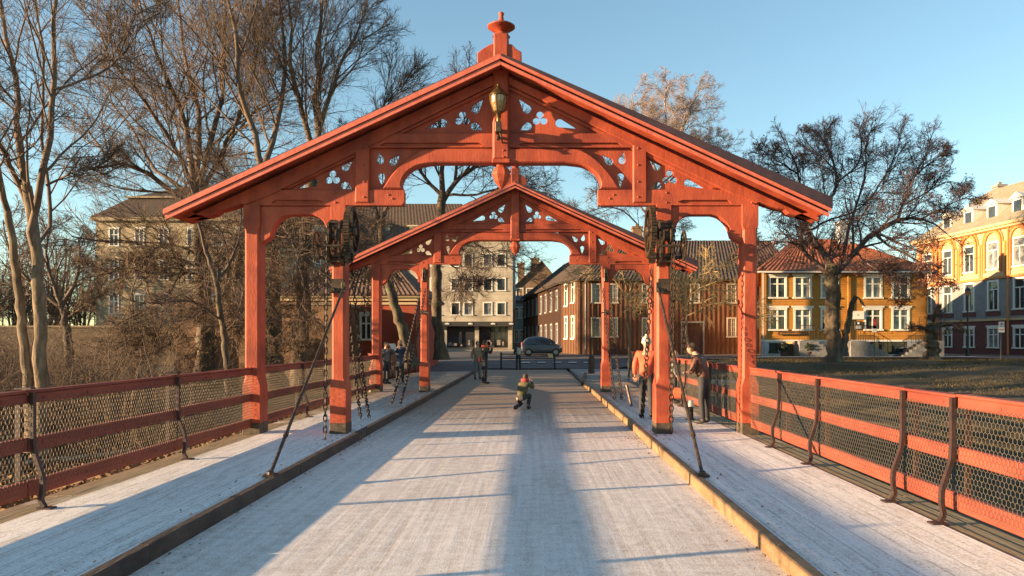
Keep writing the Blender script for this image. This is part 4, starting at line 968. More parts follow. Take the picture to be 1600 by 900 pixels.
def tiled_roof(b, quad, rib=.28, h=.05, seg=None, under=True):
    """quad: eave left, eave right, ridge right, ridge left; ribs run up the slope"""
    a, c, e, f = [Vector(q) for q in quad]
    n = (c-a).cross(f-a).normalized()
    if n.z < 0: n = -n
    L_ = (c-a).length; k = max(2, int(L_/rib)); 
    for i in range(k):
        for j in range(2):
            t0, t1 = (i+j*.5)/k, (i+j*.5+.5)/k; h0, h1 = (0, h) if j == 0 else (h, 0)
            p0, p1 = a.lerp(c, t0)+n*h0, a.lerp(c, t1)+n*h1; q0, q1 = f.lerp(e, t0)+n*h0, f.lerp(e, t1)+n*h1
            b.add([p0, p1, q1, q0], [(0, 1, 2, 3)])
    b.add([a-n*.08, c-n*.08, e-n*.08, f-n*.08], [(0, 3, 2, 1)]); b.add([a-n*.08, c-n*.08, c+n*.0, a+n*.0], [(0, 1, 2, 3)])
    b.add([a-n*.08, a, f, f-n*.08], [(0, 1, 2, 3)]); b.add([c-n*.08, e-n*.08, e, c], [(0, 1, 2, 3)])
def hip_roof(parent, x0, x1, y0, y1, ze, zr, m, inset=None, ov=.4, name='roof', rib=.28, flat=0, h=.05):
    x0 -= ov; x1 += ov; y0 -= ov; y1 += ov; dy = (y1-y0)/2-flat; ins = inset if inset is not None else dy
    b = MB(); A, B_, C_, E = (x0, y0, ze), (x1, y0, ze), (x1, y1, ze), (x0, y1, ze)
    R0, R1 = (x0+ins, y0+dy, zr), (x1-ins, y0+dy, zr); R2, R3 = (x1-ins, y1-dy, zr), (x0+ins, y1-dy, zr)
    tiled_roof(b, (A, B_, R1, R0), rib, h); tiled_roof(b, (C_, E, R3, R2), rib, h); tiled_roof(b, (B_, C_, R2, R1), rib, h); tiled_roof(b, (E, A, R0, R3), rib, h)
    if flat > 0: b.add([R0, R1, R2, R3], [(0, 1, 2, 3)])
    return b.build(name, m, parent, fix=False)
def chimney(parent, x, y, z0, z1, w_, m):
    b = MB(); b.bx(x-w_/2, x+w_/2, y-w_/2, y+w_/2, z0, z1-.2); b.bx(x-w_/2-.07, x+w_/2+.07, y-w_/2-.07, y+w_/2+.07, z1-.2, z1); b.bx(x-.12, x+.12, y-.12, y+.12, z1, z1+.25); return b.build('chimney', m, parent)
def box_shell(parent, x0, x1, y0, y1, z0, z1, m, name='wall', skip=()):
    b = MB()
    if 'back' not in skip: b.add([(x1, y1, z0), (x0, y1, z0), (x0, y1, z1), (x1, y1, z1)], [(0, 1, 2, 3)])
    if 'left' not in skip: b.add([(x0, y1, z0), (x0, y0, z0), (x0, y0, z1), (x0, y1, z1)], [(0, 1, 2, 3)])
    if 'right' not in skip: b.add([(x1, y0, z0), (x1, y1, z0), (x1, y1, z1), (x1, y0, z1)], [(0, 1, 2, 3)])
    b.add([(x0, y0, z1), (x1, y0, z1), (x1, y1, z1), (x0, y1, z1)], [(0, 1, 2, 3)])
    return b.build(name, m, parent, fix=False)
def xw(px, d): return CAMX+(px-VX)/F*d
def zw(py, d): return CAMZ+(VY-py)/F*d

# ---- ochre wooden house on the right
d = 45.; x0, x1 = xw(1189, d), xw(1449, d); zb = .55; zs_ = zw(533, d); ze = zw(424, d); zr = zw(383, d+5)
yh = thing('wooden_house', 'ochre yellow wooden house with orange tiles and white basement behind the broad tree', 'house')
M_, W = XF((x0, d), (x1, d))
wins = []; ww, wh = 27*d/F, 34*d/F*.97
for px in (1215, 1254, 1296, 1364, 1407):
    u = xw(px, d)-x0
    wins += [(u, zw(515, d), ww, wh)]
for px in (1215, 1254, 1296, 1313+17, 1364, 1407):
    if px == 1330: continue
    wins += [(xw(px, d)-x0, zw(465, d), ww, wh)]
wall(yh, M_, W, zs_, ze, wins, OCHRE, boards=.15)
for o in wins: place_window(yh, 'cross', *o, M_)
bas = [(xw(1387, d)-x0, zw(553.5, d), 60*d/F, 21*d/F), (xw(1233, d)-x0, zb+.05, 13*d/F, 25*d/F), (xw(1208, d)-x0, zw(550, d), 12*d/F, 13*d/F), (xw(1257, d)-x0, zw(549, d), 12*d/F, 12*d/F)]
wall(yh, Matrix.Translation((0, -.06, 0)) @ M_, W, zb-.6, zs_, bas, BASEW, 'basement_wall')
b = MB(); b.bx(0, W, -.12, -.0, zs_-.03, zs_+.08); b.v = [tuple(M_ @ Vector(v)) for v in b.v]; b.build('sill_board', WHITE, yh)
# shop window
u0, z0_, w0, h0 = bas[0]
DKF = mat('dark_frame', (.02, .022, .025), .5)
f = MB(); f.bx(u0-w0/2, u0+w0/2, .02, .10, z0_, z0_+.09); f.bx(u0-w0/2, u0+w0/2, .02, .10, z0_+h0-.09, z0_+h0)
for q in (-.5, -.17, .16, .5): f.bx(u0+w0*q-.05, u0+w0*q+.05, .015, .11, z0_+.09, z0_+h0-.09)
f.v = [tuple(M_ @ Vector((v[0], v[1]-.06, v[2]))) for v in f.v]; sf = f.build('shop_window', DKF, yh)
f = MB(); f.bx(u0-w0/2, u0+w0/2, .12, .14, z0_, z0_+h0); f.v = [tuple(M_ @ Vector((v[0], v[1]-.06, v[2]))) for v in f.v]; f.build('pane', GLASS, sf)
for q in (-.40, .36):
    f = MB(); f.bx(u0+w0*q-.14, u0+w0*q+.14, .10, .115, z0_+.35, z0_+.42); f.v = [tuple(M_ @ Vector((v[0], v[1]-.06, v[2]))) for v in f.v]; f.build('notice', WHITE, sf)
u_, z_, w_, h_ = bas[1]
f = MB(); f.bx(u_-w_/2, u_+w_/2, .03, .09, z_, z_+h_*.8); f.v = [tuple(M_ @ Vector((v[0], v[1]-.06, v[2]))) for v in f.v]; dr = f.build('door', mat('door_brown', (.10, .05, .025), .6), yh)
f = MB(); f.bx(u_-w_/2+.06, u_+w_/2-.06, .03, .06, z_+h_*.84, z_+h_*.98); f.v = [tuple(M_ @ Vector((v[0], v[1]-.06, v[2]))) for v in f.v]
lm = mat('lit_transom', (.9, .55, .2), .4); lm.node_tree.nodes['Principled BSDF'].inputs['Emission Color'].default_value = (1, .45, .12, 1); lm.node_tree.nodes['Principled BSDF'].inputs['Emission Strength'].default_value = .35
f.build('transom', lm, dr)
for o in bas[2:]:
    place_window(yh, 'grid', *o, Matrix.Translation((0, -.06, 0)) @ M_, DKF)
xb = x0+3.6
b = MB(); b.add([(xb, d+11.4, zb-.6), (x0, d, zb-.6), (x0, d, ze), (xb, d+11.4, ze)], [(0, 1, 2, 3)]); b.add([(x1, d, zb-.6), (x1, d+11.4, zb-.6), (x1, d+11.4, ze), (x1, d, ze)], [(0, 1, 2, 3)]); b.add([(x1, d+11.4, zb-.6), (xb, d+11.4, zb-.6), (xb, d+11.4, ze), (x1, d+11.4, ze)], [(0, 1, 2, 3)])
b.v = [(v[0]+.001, v[1]+.001, v[2]) for v in b.v]; b.build('side_wall', OCHRE, yh, fix=False)
b = MB(); o_ = .45; qa, qb, qc, qe = (x0-o_, d-o_, ze), (x1+o_, d-o_, ze), (x1+o_, d+11.4+o_, ze), (xb-o_, d+11.4+o_, ze); ra, rb_ = (x0+3.9, d+5.2, zr+.4), (x1-3.0, d+5.2, zr+.4)
tiled_roof(b, (qa, qb, rb_, ra), .28); tiled_roof(b, (qb, qc, rb_, rb_), .28); tiled_roof(b, (qc, qe, ra, rb_), .28); tiled_roof(b, (qe, qa, ra, ra), .28); b.build('roof', TILE, yh, fix=False)
b = MB(); b.bx(x0-.45, x1+.45, d-.5, d-.42, ze-.12, ze-.02); b.build('gutter', WHITE, yh)
for px in (1192, 1324, 1446):
    b = MB(); b.tube([(xw(px, d), d-.12, ze-.1), (xw(px, d), d-.12, zb+.2)], .05); b.build('downpipe', OCHRE if px > 1200 else ZINC, yh)
chimney(yh, xw(1312, d+5), d+4.5, zr-.6, zr+1.5, .7, BASEW)
# entrance steps and railing
for (px, sgn) in ((1340, 1), (1262, 1), (1436, -1)):
    st = MB()
    xs = xw(px, d)
    for k in range(6): st.bx(xs+sgn*(k*.26), xs+sgn*((k+1)*.26), d-1.15, d-.08, zb-.2, zs_-.02-k*.16, .01)
    st.bx(xs-sgn*.9, xs, d-1.15, d-.08, zb-.2, zs_+.02)
    so_ = st.build('steps', mat('grey_stone_steps', (.13, .125, .12), .9, (.19, .185, .18), 5) if 'grey_stone_steps' not in MATS else MATS['grey_stone_steps'], yh)
    rl = MB(); pts = [(xs-sgn*.9, d-1.1, zs_+.95), (xs, d-1.1, zs_+.95), (xs+sgn*1.5, d-1.1, zs_+.02), (xs+sgn*1.62, d-1.1, zs_-.25), (xs+sgn*1.5, d-1.1, zs_-.35)]
    rl.tube(pts, .022, 6)
    for k in range(7):
        t = k/6; X_ = xs-sgn*.9+sgn*.9*t*1.0; rl.tube([(X_, d-1.1, zs_), (X_, d-1.1, zs_+.95)], .012, 5)
    for k in range(1, 6): X_ = xs+sgn*k*.26; rl.tube([(X_, d-1.1, zs_-k*.16), (X_, d-1.1, zs_+.95-k*.16)], .012, 5)
    rl.build('railing', IRON, so_)
# wall signs
def sign(name, label, px, py, w_, h_, dd, m, kids=(), group=None):
    p = P(px, py, dd); t_ = thing(name, label, 'sign', (p.x, dd, p.z), 0, group)
    b = MB(); b.box((0, 0, 0), (w_, .05, h_), None, .008); b.build('board', m, t_)
    for (n_, cx, cz, a, c, mm) in kids: b = MB(); b.box((cx, -.031, cz), (a, .01, c)); b.build(n_, mm, t_)
    return t_
def text(parent, s, size, loc, m, name='lettering', ext=.004):
    cu = bpy.data.curves.new('t', 'FONT'); cu.body = s; cu.size = size; cu.align_x = 'CENTER'; cu.align_y = 'CENTER'; cu.extrude = ext
    o = bpy.data.objects.new('t', cu); COL.objects.link(o); dg = bpy.context.evaluated_depsgraph_get(); dg.update()
    me = bpy.data.meshes.new_from_object(o.evaluated_get(dg)); bpy.data.objects.remove(o)
    me.transform(Matrix.Rotation(R(90), 4, 'X')); q = link_mesh(name, me, m, parent); q.location = loc; return q
BLK = mat('black_enamel', (.02, .02, .022), .4); GRY = mat('grey_enamel', (.3, .31, .33), .4); BRN = mat('brown_sign', (.05, .025, .015), .6); REDS = mat('red_enamel', (.62, .04, .05), .4)
s1 = sign('wall_sign', 'white blank sign board between trunk and window on the ochre wall', 1340, 492.5, 20*d/F, 13*d/F, d-.09, WHITE)
b = MB(); b.lathe((0, -.028, .02), [(.05, .0), (.05, -.008)], 8, 'Y'); b.build('emblem', GRY, s1)
s2 = sign('wall_sign', 'small black and grey plaque below the white sign on the ochre wall', 1341, 508.5, 11*d/F, 13*d/F, d-.09, BLK, [('plate', 0, -.09, .34, .24, GRY)])
b = MB(); b.lathe((0, -.028, .14), [(.065, .0), (.065, -.008)], 10, 'Y'); b.build('emblem', WHITE, s2)
s3 = sign('shop_sign', 'long narrow brown shop sign above the white basement of the ochre house', 1239, 521, 47*d/F, 5*d/F, d-.12, BRN)
b = MB(); r_ = random.Random(5); x = -.78
while x < .8:
    w_ = r_.uniform(.03, .07); b.box((x, -.032, r_.uniform(-.01, .01)), (w_, .008, r_.uniform(.05, .09))); x += w_+.035
b.build('lettering', OCHRE, s3)
# plants by the basement door
for px, lab in ((1224, 'dark clipped bush in a pot left of the basement door'), (1263, 'dark clipped bush in a pot right of the basement door')):
    p = P(px, 553, d-1.0); t_ = thing('potted_bush', lab, 'plant', (p.x, d-1, zb+.1), 0, 'potted bushes by the basement door')
    b = MB(); b.lathe((0, 0, 0), [(.14, 0), (.2, .3), (.18, .3)], 10); b.build('pot', BRN, t_)
    n = 500; c = rng.normal(size=(n, 3)); c /= np.linalg.norm(c, axis=1, keepdims=True); c = c*rng.uniform(.5, 1, (n, 1))*.33+[0, 0, .58]; u = rng.normal(size=(n, 3))*.035; v = rng.normal(size=(n, 3))*.035
    me = bpy.data.meshes.new('foliage'); me.from_pydata(np.stack([c-u, c-v, c+u, c+v], 1).reshape(-1, 3).tolist(), [], np.arange(n*4).reshape(-1, 4).tolist()); me.update(); link_mesh('foliage', me, mat('dark_leaf', (.02, .035, .012), .7), t_)

# ---- brown timber building behind the farther gate
d = 57.; zb = .45; ze = zw(438, d)
tb_ = thing('timber_building', 'long brown vertical-boarded timber building with cut corner, right of the street', 'building')
A = (xw(878, 60), 60.); B_ = (xw(903, d), d); C_ = (xw(1240, d), d); E = (xw(822, 84)-.3, 84.)
M_, W = XF(B_, C_); wins = []
ww, wh = 12.5*d/F*1.1, 29*d/F
for px in (931, 958, 1010, 1086, 1143, 1167):
    u = xw(px, d)-B_[0]; wins.append((u, zw(473, d), ww, wh))
    if px != 1086: wins.append((u, zw(526, d), ww, wh))
drw = (xw(1082, d)-B_[0], zb+.02, 32*d/F, 50*d/F); 
wall(tb_, M_, W, zb-.6, ze, wins+[drw], TIMBER, battens=.36)
CFR = mat('cream_frame', (.40, .36, .30), .7)
for o in wins: place_window(tb_, 'grid', *o, M_, CFR)
b = MB(); u, z_, w_, h_ = drw; b.bx(u-w_/2, u+w_/2, .1, .16, z_, z_+h_); b.bx(u-.03, u+.03, .06, .1, z_, z_+h_-.5); b.bx(u-w_/2, u+w_/2, .05, .1, z_+h_-.55, z_+h_-.45)
b.v = [tuple(M_ @ Vector(v)) for v in b.v]; dr = b.build('door', TIMBERD, tb_)
b = MB(); b.bx(u-w_/2-.12, u+w_/2+.12, -.09, -.055, z_+h_, z_+h_+.14); b.bx(u-w_/2-.12, u-w_/2, -.09, -.055, z_, z_+h_); b.bx(u+w_/2, u+w_/2+.12, -.09, -.055, z_, z_+h_)
b.v = [tuple(M_ @ Vector(v)) for v in b.v]; b.build('frame', GREYP, dr)
M_, W = XF(A, B_); wins = [(W*.30, zw(478, 59), .55, 1.6), (W*.72, zw(473, 58), .55, 1.6), (W*.30, zw(529, 59), .55, 1.6), (W*.72, zw(529, 58), .55, 1.6)]
wins = [(o[0], o[1], .62, 1.75) for o in wins]
wall(tb_, M_, W, zb-.6, ze, wins, TIMBER, 'corner_wall', battens=.32)
for o in wins: place_window(tb_, 'tall', *o, M_)
M_, W = XF(E, A); wins = []
for k in range(8):
    for zz in (zb+.9, zb+3.7): wins.append((1.8+k*2.9, zz, .85, 1.65))
wall(tb_, M_, W, zb-.6, ze-.05, wins, TIMBERD, 'street_wall', battens=.36)
for o in wins: place_window(tb_, 'tall', *o, M_, mat('grey_frame', (.3, .3, .3), .7) if 'grey_frame' not in MATS else MATS['grey_frame'])
# roof over the L-shaped plan
b = MB(); xr = C_[0]+.3
zr = zw(375, 63)+.0; RA = (A[0]+4.6, 63.5, zr); RB = (xr, 63.5, zr)
eA = (A[0]-.35, A[1]-.15, ze); eB = (B_[0]-.1, B_[1]-.42, ze); eC = (xr, C_[1]-.42, ze); eE = (E[0]-.4, E[1], ze); RE = (E[0]+4.6, E[1], zr)
tiled_roof(b, (eB, eC, RB, RA), .30, .055); tiled_roof(b, (eA, eB, RA, RA), .25, .04); tiled_roof(b, (eE, eA, RA, RE), .30, .055)
tiled_roof(b, ((xr, 70, ze), (A[0]+9, 70, ze), RA, RB), .5, .05)
b.build('roof', TILED, tb_, fix=False)
b = MB(); b.add([(E[0], E[1], zb-.5), (E[0]+9.2, E[1], zb-.5), (E[0]+9.2, E[1], ze), RE, (E[0], E[1], ze)], [(4, 3, 2, 1, 0)]); b.build('gable_wall', TIMBER, tb_, fix=False)
b = MB(); b.add([(C_[0], C_[1], zb-.5), (C_[0], 70, zb-.5), (C_[0], 70, ze), (C_[0], 63.5, zr-.1), (C_[0], C_[1], ze)], [(0, 1, 2, 3, 4)])
b.build('gable_wall', TIMBER, tb_, fix=False)
b = MB(); b.tube([(xw(914.5, d), d-.25, ze-.05), (xw(914.5, d), d-.25, zb)], .05); b.build('downpipe', ZINC, tb_)
chimney(tb_, 9.5, 63.5, zr-.5, zr+1.2, .8, BRICK)

# ---- far houses down the street
fh = thing('brick_house', 'far red-brown gabled house with two chimneys at the end of the street', 'house')
d = 106; x0, x1 = xw(800, d), xw(880, d); zt = zw(452, d); zr = zw(408, d)
b = MB(); b.add([(x0, d, 0), (x1, d, 0), (x1, d, zt), ((x0+x1)/2+.6, d, zr), (x0, d, zt)], [(0, 1, 2, 3, 4)]); b.add([(x0, d+12, 0), (x0, d, 0), (x0, d, zt), (x0, d+12, zt)], [(0, 1, 2, 3)]); b.build('wall', BRICK, fh, fix=False)
b = MB(); xm = (x0+x1)/2+.6; tiled_roof(b, ((x0-.3, d+12, zt-.1), (x0-.3, d-.3, zt-.1), (xm, d-.3, zr+.05), (xm, d+12, zr+.05)), .4); tiled_roof(b, ((x1+.3, d-.3, zt-.1), (x1+.3, d+12, zt-.1), (xm, d+12, zr+.05), (xm, d-.3, zr+.05)), .4); b.build('roof', TILED, fh, fix=False)
chimney(fh, xw(814, d), d+2, zt, zw(409, d), 1.0, BRICK); chimney(fh, xw(836, d), d+3, zr-1, zw(400, d), 1.2, BRICK)
for px in (812, 828, 845):
    for py in (470, 500): place_window(fh, 'tall', xw(px, d), zw(py, d), 1.0, 1.8, Matrix.Translation((0, d, 0)))
gh = thing('grey_house', 'pale grey boarded house in shade at the left side of the far street corner', 'house')
d = 88; x0, x1 = xw(801, d), xw(821, d); box_shell(gh, x0, x1, d, d+10, 0, zw(470, d), mat('grey_boards', (.22, .26, .28), .8, (.28, .32, .33), 2))
M_, W = XF((x0, d), (x1, d)); wins = [(.45, zw(497, d), .5, 1.3), (1.1, zw(497, d), .5, 1.3), (.45, zw(535, d), .5, 1.5), (1.1, zw(535, d), .5, 1.5)]
wall(gh, M_, W, 0, zw(470, d), wins, MATS['grey_boards'], 'front_wall', boards=.2)
for o in wins: place_window(gh, 'tall', *o, M_)
hip_roof(gh, x0, x1, d, d+10, zw(470, d), zw(458, d), TILED, inset=.7, rib=.5)

# ---- cream shop block
d = 72.; x0, x1 = xw(640, d), xw(801, d); zb = .45; zs_ = zw(503, d); zt = zw(372, d)
sb = thing('shop_building', 'cream four-storey block with dark shop fronts at the end of the bridge', 'building')
M_, W = XF((x0, d), (x1, d)); wins = []; ww, wh = 13.8*d/F, 19.5*d/F
for px in (655, 680, 711.5, 731.5, 762, 783):
    for py in (378, 416, 454, 492): 
        if zw(py, d)+wh < zt-.2: wins.append((xw(px, d)-x0, zw(py, d), ww, wh))
wall(sb, M_, W, zs_, zt, wins, PANELC)
for o in wins: place_window(sb, 'plain', *o, M_)
box_shell(sb, x0, x1, d, d+12, zs_, zt, PANELC, 'side_wall')
b = MB(); b.bx(x0-.3, x1+.1, d-.3, d+12, zt, zt+.3); b.build('roof', TILED, sb)
b = MB(); b.bx(x0, x1+.03, d-.75, d+.1, zs_-.42, zs_+.02); can = b.build('shop_canopy', mat('dark_canopy', (.03, .028, .026), .7), sb)
for px in (700, 736, 771, 805):
    b = MB(); xx = xw(min(px, 799), d); b.box((xx, d-.78, zs_-.2), (.42, .05, .12)); b.box((xx, d-.80, zs_-.13), (.2, .06, .05)); b.build('emblem', WHITE, can)
b = MB()
for px in (662, 695, 745, 797): b.bx(xw(px, d)-.2, xw(px, d)+.2, d+.0, d+.4, zb-.3, zs_-.4)
b.build('pillar', PANELC, sb)
b = MB(); b.bx(x0, x1, d+.05, d+.4, zb-.3, zb+.42); b.build('stall_riser', mat('tan_stone', (.28, .2, .12), .8, (.22, .16, .1), 4), sb)
for a, c in ((664, 694), (697, 744), (747, 796)):
    f = MB(); xa, xc = xw(a, d), xw(c, d); f.bx(xa, xa+.08, d+.2, d+.3, zb+.42, zs_-.4); f.bx(xc-.08, xc, d+.2, d+.3, zb+.42, zs_-.4); f.bx(xa, xc, d+.2, d+.3, zs_-.5, zs_-.42); f.bx((xa+xc)/2-.03, (xa+xc)/2+.03, d+.2, d+.3, zb+.42, zs_-.5); w1 = f.build('shop_window', DKF, sb)
    f = MB(); f.bx(xa, xc, d+.31, d+.33, zb+.42, zs_-.42); f.build('pane', GLASS, w1)
    r_ = random.Random(a)
    for k in range(5): f = MB(); xx = r_.uniform(xa+.3, xc-.3); hh = r_.uniform(.3, 1.1); f.box((xx, d+.19, zb+.5+hh/2), (r_.uniform(.12, .35), .02, hh*.6)); f.build('poster', MATS['shop_display'] if 'shop_display' in MATS else mat('shop_display', (.35, .3, .25), .7, (.12, .1, .1), 3), w1)

# ---- mansion and its long wing on the left
ms = thing('stone_mansion', 'tall sand-coloured stone mansion with dark hipped roof behind the left trees', 'mansion')
d = 74.; x0, x1 = xw(150, d), xw(392, d); zb = zw(510, d)-.3; ze = zw(340, d); zm = zw(308, d+2.2); zr = zw(289, d+7)
M_, W = XF((x0, d), (x1, d)); wins = []
for i, px in enumerate((178, 218, 256, 300, 340, 375)):
    for py, hh in ((384, 27), (437, 30), (490, 30)): wins.append((xw(px, d)-x0, zw(py, d), 15*d/F, hh*d/F))
wall(ms, M_, W, zb-2, ze, wins, ASHLAR)
for o in wins: place_window(ms, 'cross', *o, M_)
box_shell(ms, x0, x1, d, d+14, zb-2, ze, ASHLAR, 'side_wall')
b = MB(); b.bx(x0-.35, x1+.35, d-.4, d+14.3, ze-.35, ze); b.bx(x0-.08, x1+.08, d-.1, d-.002, zw(395, d), zw(393, d)); b.build('cornice', ASHLAR, ms)
hip_roof(ms, x0, x1, d, d+14, ze, zm, TILED, inset=2.6, flat=4.6, rib=.4, h=.025); 
hip_roof(ms, x0+2.3, x1-2.3, d+2.2, d+11.8, zm, zr, TILED, ov=.1, rib=.4, h=.025)
b = MB(); b.bx(x0+1.9, x1-1.9, d+1.9, d+12.1, zm-.12, zm+.06); b.build('roof_band', ASHLAR, ms)
wg = thing('long_wing', 'long cream wing with dormered dark mansard roof behind the left gate posts', 'building')
d = 80.; x0, x1 = xw(392, d), xw(742, d); zb = 1.5; ze = zw(388, d); zr = zw(324, d+5)
M_, W = XF((x0, d), (x1, d)); wins = []
for i in range(11):
    px = 408+i*31
    for py, hh in ((432, 32), (478, 30)): wins.append((xw(px, d)-x0, zw(py, d), 17*d/F, hh*d/F))
CREAMW = mat('cream_render', (.50, .42, .27), .85, (.44, .37, .24), 1.2)
wall(wg, M_, W, zb-2, ze, wins, CREAMW)
for o in wins: place_window(wg, 'cross', *o, M_)
box_shell(wg, x0, x1, d, d+12, zb-2, ze, CREAMW, 'side_wall')
b = MB(); b.bx(x0, x1+.3, d-.5, d, ze-.4, ze-.02); b.build('cornice', CREAMW, wg)
hip_roof(wg, x0, x1, d, d+12, ze, zr, TILED, inset=2, flat=3.2, ov=.3, rib=.4, h=.025)
for i in range(6):
    px = 440+i*52; X_ = xw(px, d); y_ = d+.9
    b = MB(); b.bx(X_-.75, X_+.75, y_, y_+2.6, ze+.5, ze+2.5); b.bx(X_-.95, X_+.95, y_-.15, y_+2.8, ze+2.5, ze+2.65); dm = b.build('dormer', CREAMW, wg)
    f = MB(); f.bx(X_-.5, X_+.5, y_-.04, y_-.01, ze+.8, ze+2.3); f.build('pane', GLASS, dm)
    f = MB(); f.bx(X_-.03, X_+.03, y_-.07, y_-.045, ze+.8, ze+2.3); f.bx(X_-.5, X_+.5, y_-.07, y_-.045, ze+1.75, ze+1.82); f.build('glazing_bar', WHITE, dm)
chimney(wg, xw(560, 86), 86, zr-1, zr+1.6, 1.2, BRICK)

# ---- old brick wall and red toll house
bw = thing('brick_wall', 'high old brick bastion wall on the left bank beside the toll house', 'wall')
d = 34.; x0, x1 = xw(272, d), xw(530, d); zt = zw(472, d)
b = MB(); b.bx(x0, x1, d, d+6, -2, zt-.15); b.build('masonry', BRICK, bw)
b = MB(); b.bx(x0-.08, x1+.08, d-.08, d+6.1, zt-.149, zt); b.build('coping', mat('stone_coping', (.2, .15, .1), .9, (.28, .22, .15), 4), bw)
b = MB()
for k in range(4): xx = x0+1.2+k*2.0; b.prism([(xx, -1.9), (xx+.5, -1.9), (xx+.5, 1.6), (xx+.25, 1.9), (xx, 1.6)], d-.35, d-.002)
b.build('buttress', BRICK, bw)
lw_ = thing('low_wall', 'long low garden wall, coloured dark for shade, at the foot of the stone mansion', 'wall')
b = MB(); b.bx(xw(60, 52), xw(272, 42), 47, 47.5, -1, zw(512, 48)); b.build('masonry', mat('shaded_masonry', (.07, .05, .03), .9, (.12, .09, .06), 3), lw_)  # dark colour paints in the shade lying over this wall
b = MB(); b.bx(xw(60, 52)-.1, xw(272, 42)+.1, 46.9, 47.6, zw(512, 48), zw(512, 48)+.12); b.build('coping', MATS['stone_coping'], lw_)
th = thing('toll_house', 'low red house with cream cornice and tiled roof left of the farther gate', 'house')
d = 38.; x0, x1 = xw(440, d), -5.5; zt = zw(470, d); zb = -.6
M_, W = XF((x0, d), (x1, d)); wins = [(xw(572, d)-x0, zw(530, d), 18*d/F, 38*d/F), (xw(500, d)-x0, zw(530, d), 18*d/F, 38*d/F), (xw(630, d)-x0, zw(530, d), 18*d/F, 38*d/F)]
wins = wins[:2]
wall(th, M_, W, zb-1, zt, wins, BRICKR)
for o in wins: place_window(th, 'cross', *o, M_)
box_shell(th, x0, x1, d, d+9, zb-1, zt, BRICKR, 'side_wall')
CRC = mat('cream_cornice', (.5, .40, .24), .8, (.42, .33, .2), 5)
b = MB(); b.bx(x0-.15, x1+.15, d-.15, d+9.1, zt, zt+.16); b.bx(x0-.28, x1+.28, d-.28, d+9.2, zt+.165, zt+.28); b.bx(x0-.1, x1+.1, d-.1, d-.003, zt-.2, zt-.08); b.build('cornice', CRC, th)
hip_roof(th, x0, x1, d, d+9, zt+.29, zw(385, d+4.5), mat('brown_tiles', (.16, .10, .065), .85, (.09, .055, .04), 3, bump=.2), inset=3.2, ov=.35, rib=.24, h=.03)
# ---- big house on the right, its front runs along the street
bh = thing('corner_building', 'cream and orange four-storey building with arched windows at the right edge', 'building')
p0, p1 = (xw(1425, 66), 66.), (xw(1452, 62)+.3, 62.)
A = (33.6, 63.5); B2 = (35.3, 42.)
zb = .5; zc = 3.1; zc2 = 6.9; ze = 10.0
M_, W = XF(A, B2)
lay = []; up = []; gr = []
u = 1.6
while u < W-1:
    up.append((u, 6.85, 1.2, 2.0)); lay.append((u, 3.85, 1.15, 2.15)); gr.append((u, 1.1, 1.15, 1.45)); u += 2.62
def arch_top(b, u, z, r_, t, y0, y1, n=12):
    for i in range(n):
        a, c = math.pi*i/n, math.pi*(i+1)/n
        q = [(u+r_*math.cos(a), z+r_*math.sin(a)), (u+(r_+t)*math.cos(a), z+(r_+t)*math.sin(a)), (u+(r_+t)*math.cos(c), z+(r_+t)*math.sin(c)), (u+r_*math.cos(c), z+r_*math.sin(c))]
        b.prism(q, y0, y1)
wall(bh, M_, W, zb-.6, zc, gr, MAROON, 'ground_floor_wall'); wall(bh, M_, W, zc, 6.1, lay, GREYP, 'middle_wall'); wall(bh, M_, W, 6.1, ze, up, CREAMY, 'upper_wall')  # shade on the two lower storeys is partly in their wall colours
for o in up: place_window(bh, 'tall', *o, M_)
for o in lay: place_window(bh, 'tall', *o, M_)
for o in gr: place_window(bh, 'cross', *o, M_)
b = MB()
for (u, z, w_, h_) in up:
    arch_top(b, u, z+h_-.05, .72, .22, -.14, -.005); arch_top(b, u, z+h_-.05, 1.02, .12, -.10, -.005)
    for sg in (-1, 1): b.bx(u+sg*.83-.11, u+sg*.83+.11, -.14, -.005, z-.2, z+h_-.06); b.bx(u+sg*1.2-.08, u+sg*1.2+.08, -.06, -.005, 6.3, z+h_-.06)
b.bx(0, W, -.12, -.005, 6.1, 6.28); b.bx(0, W, -.22, -.003, 9.65+.0, 10.0) ; b.v = [tuple(M_ @ Vector(v)) for v in b.v]; b.build('orange_trim', ORANGE, bh)
b = MB(); b.bx(0, W, -.5, -.225, ze-.14, ze+.06); b.bx(0, W, -.35, -.226, ze-.3, ze-.141); b.bx(0, W, -.1, -.004, zc-.05, zc+.12)
b.v = [tuple(M_ @ Vector(v)) for v in b.v]; b.build('cornice', CREAMY, bh)
b = MB()
for (u, z, w_, h_) in lay:
    b.bx(u-.75, u+.75, -.07, -.004, z-.42, z-.12); b.bx(u-.7, u+.7, -.08, -.004, z+h_+.08, z+h_+.25)
b.v = [tuple(M_ @ Vector(v)) for v in b.v]; b.build('window_apron', MAROON, bh)
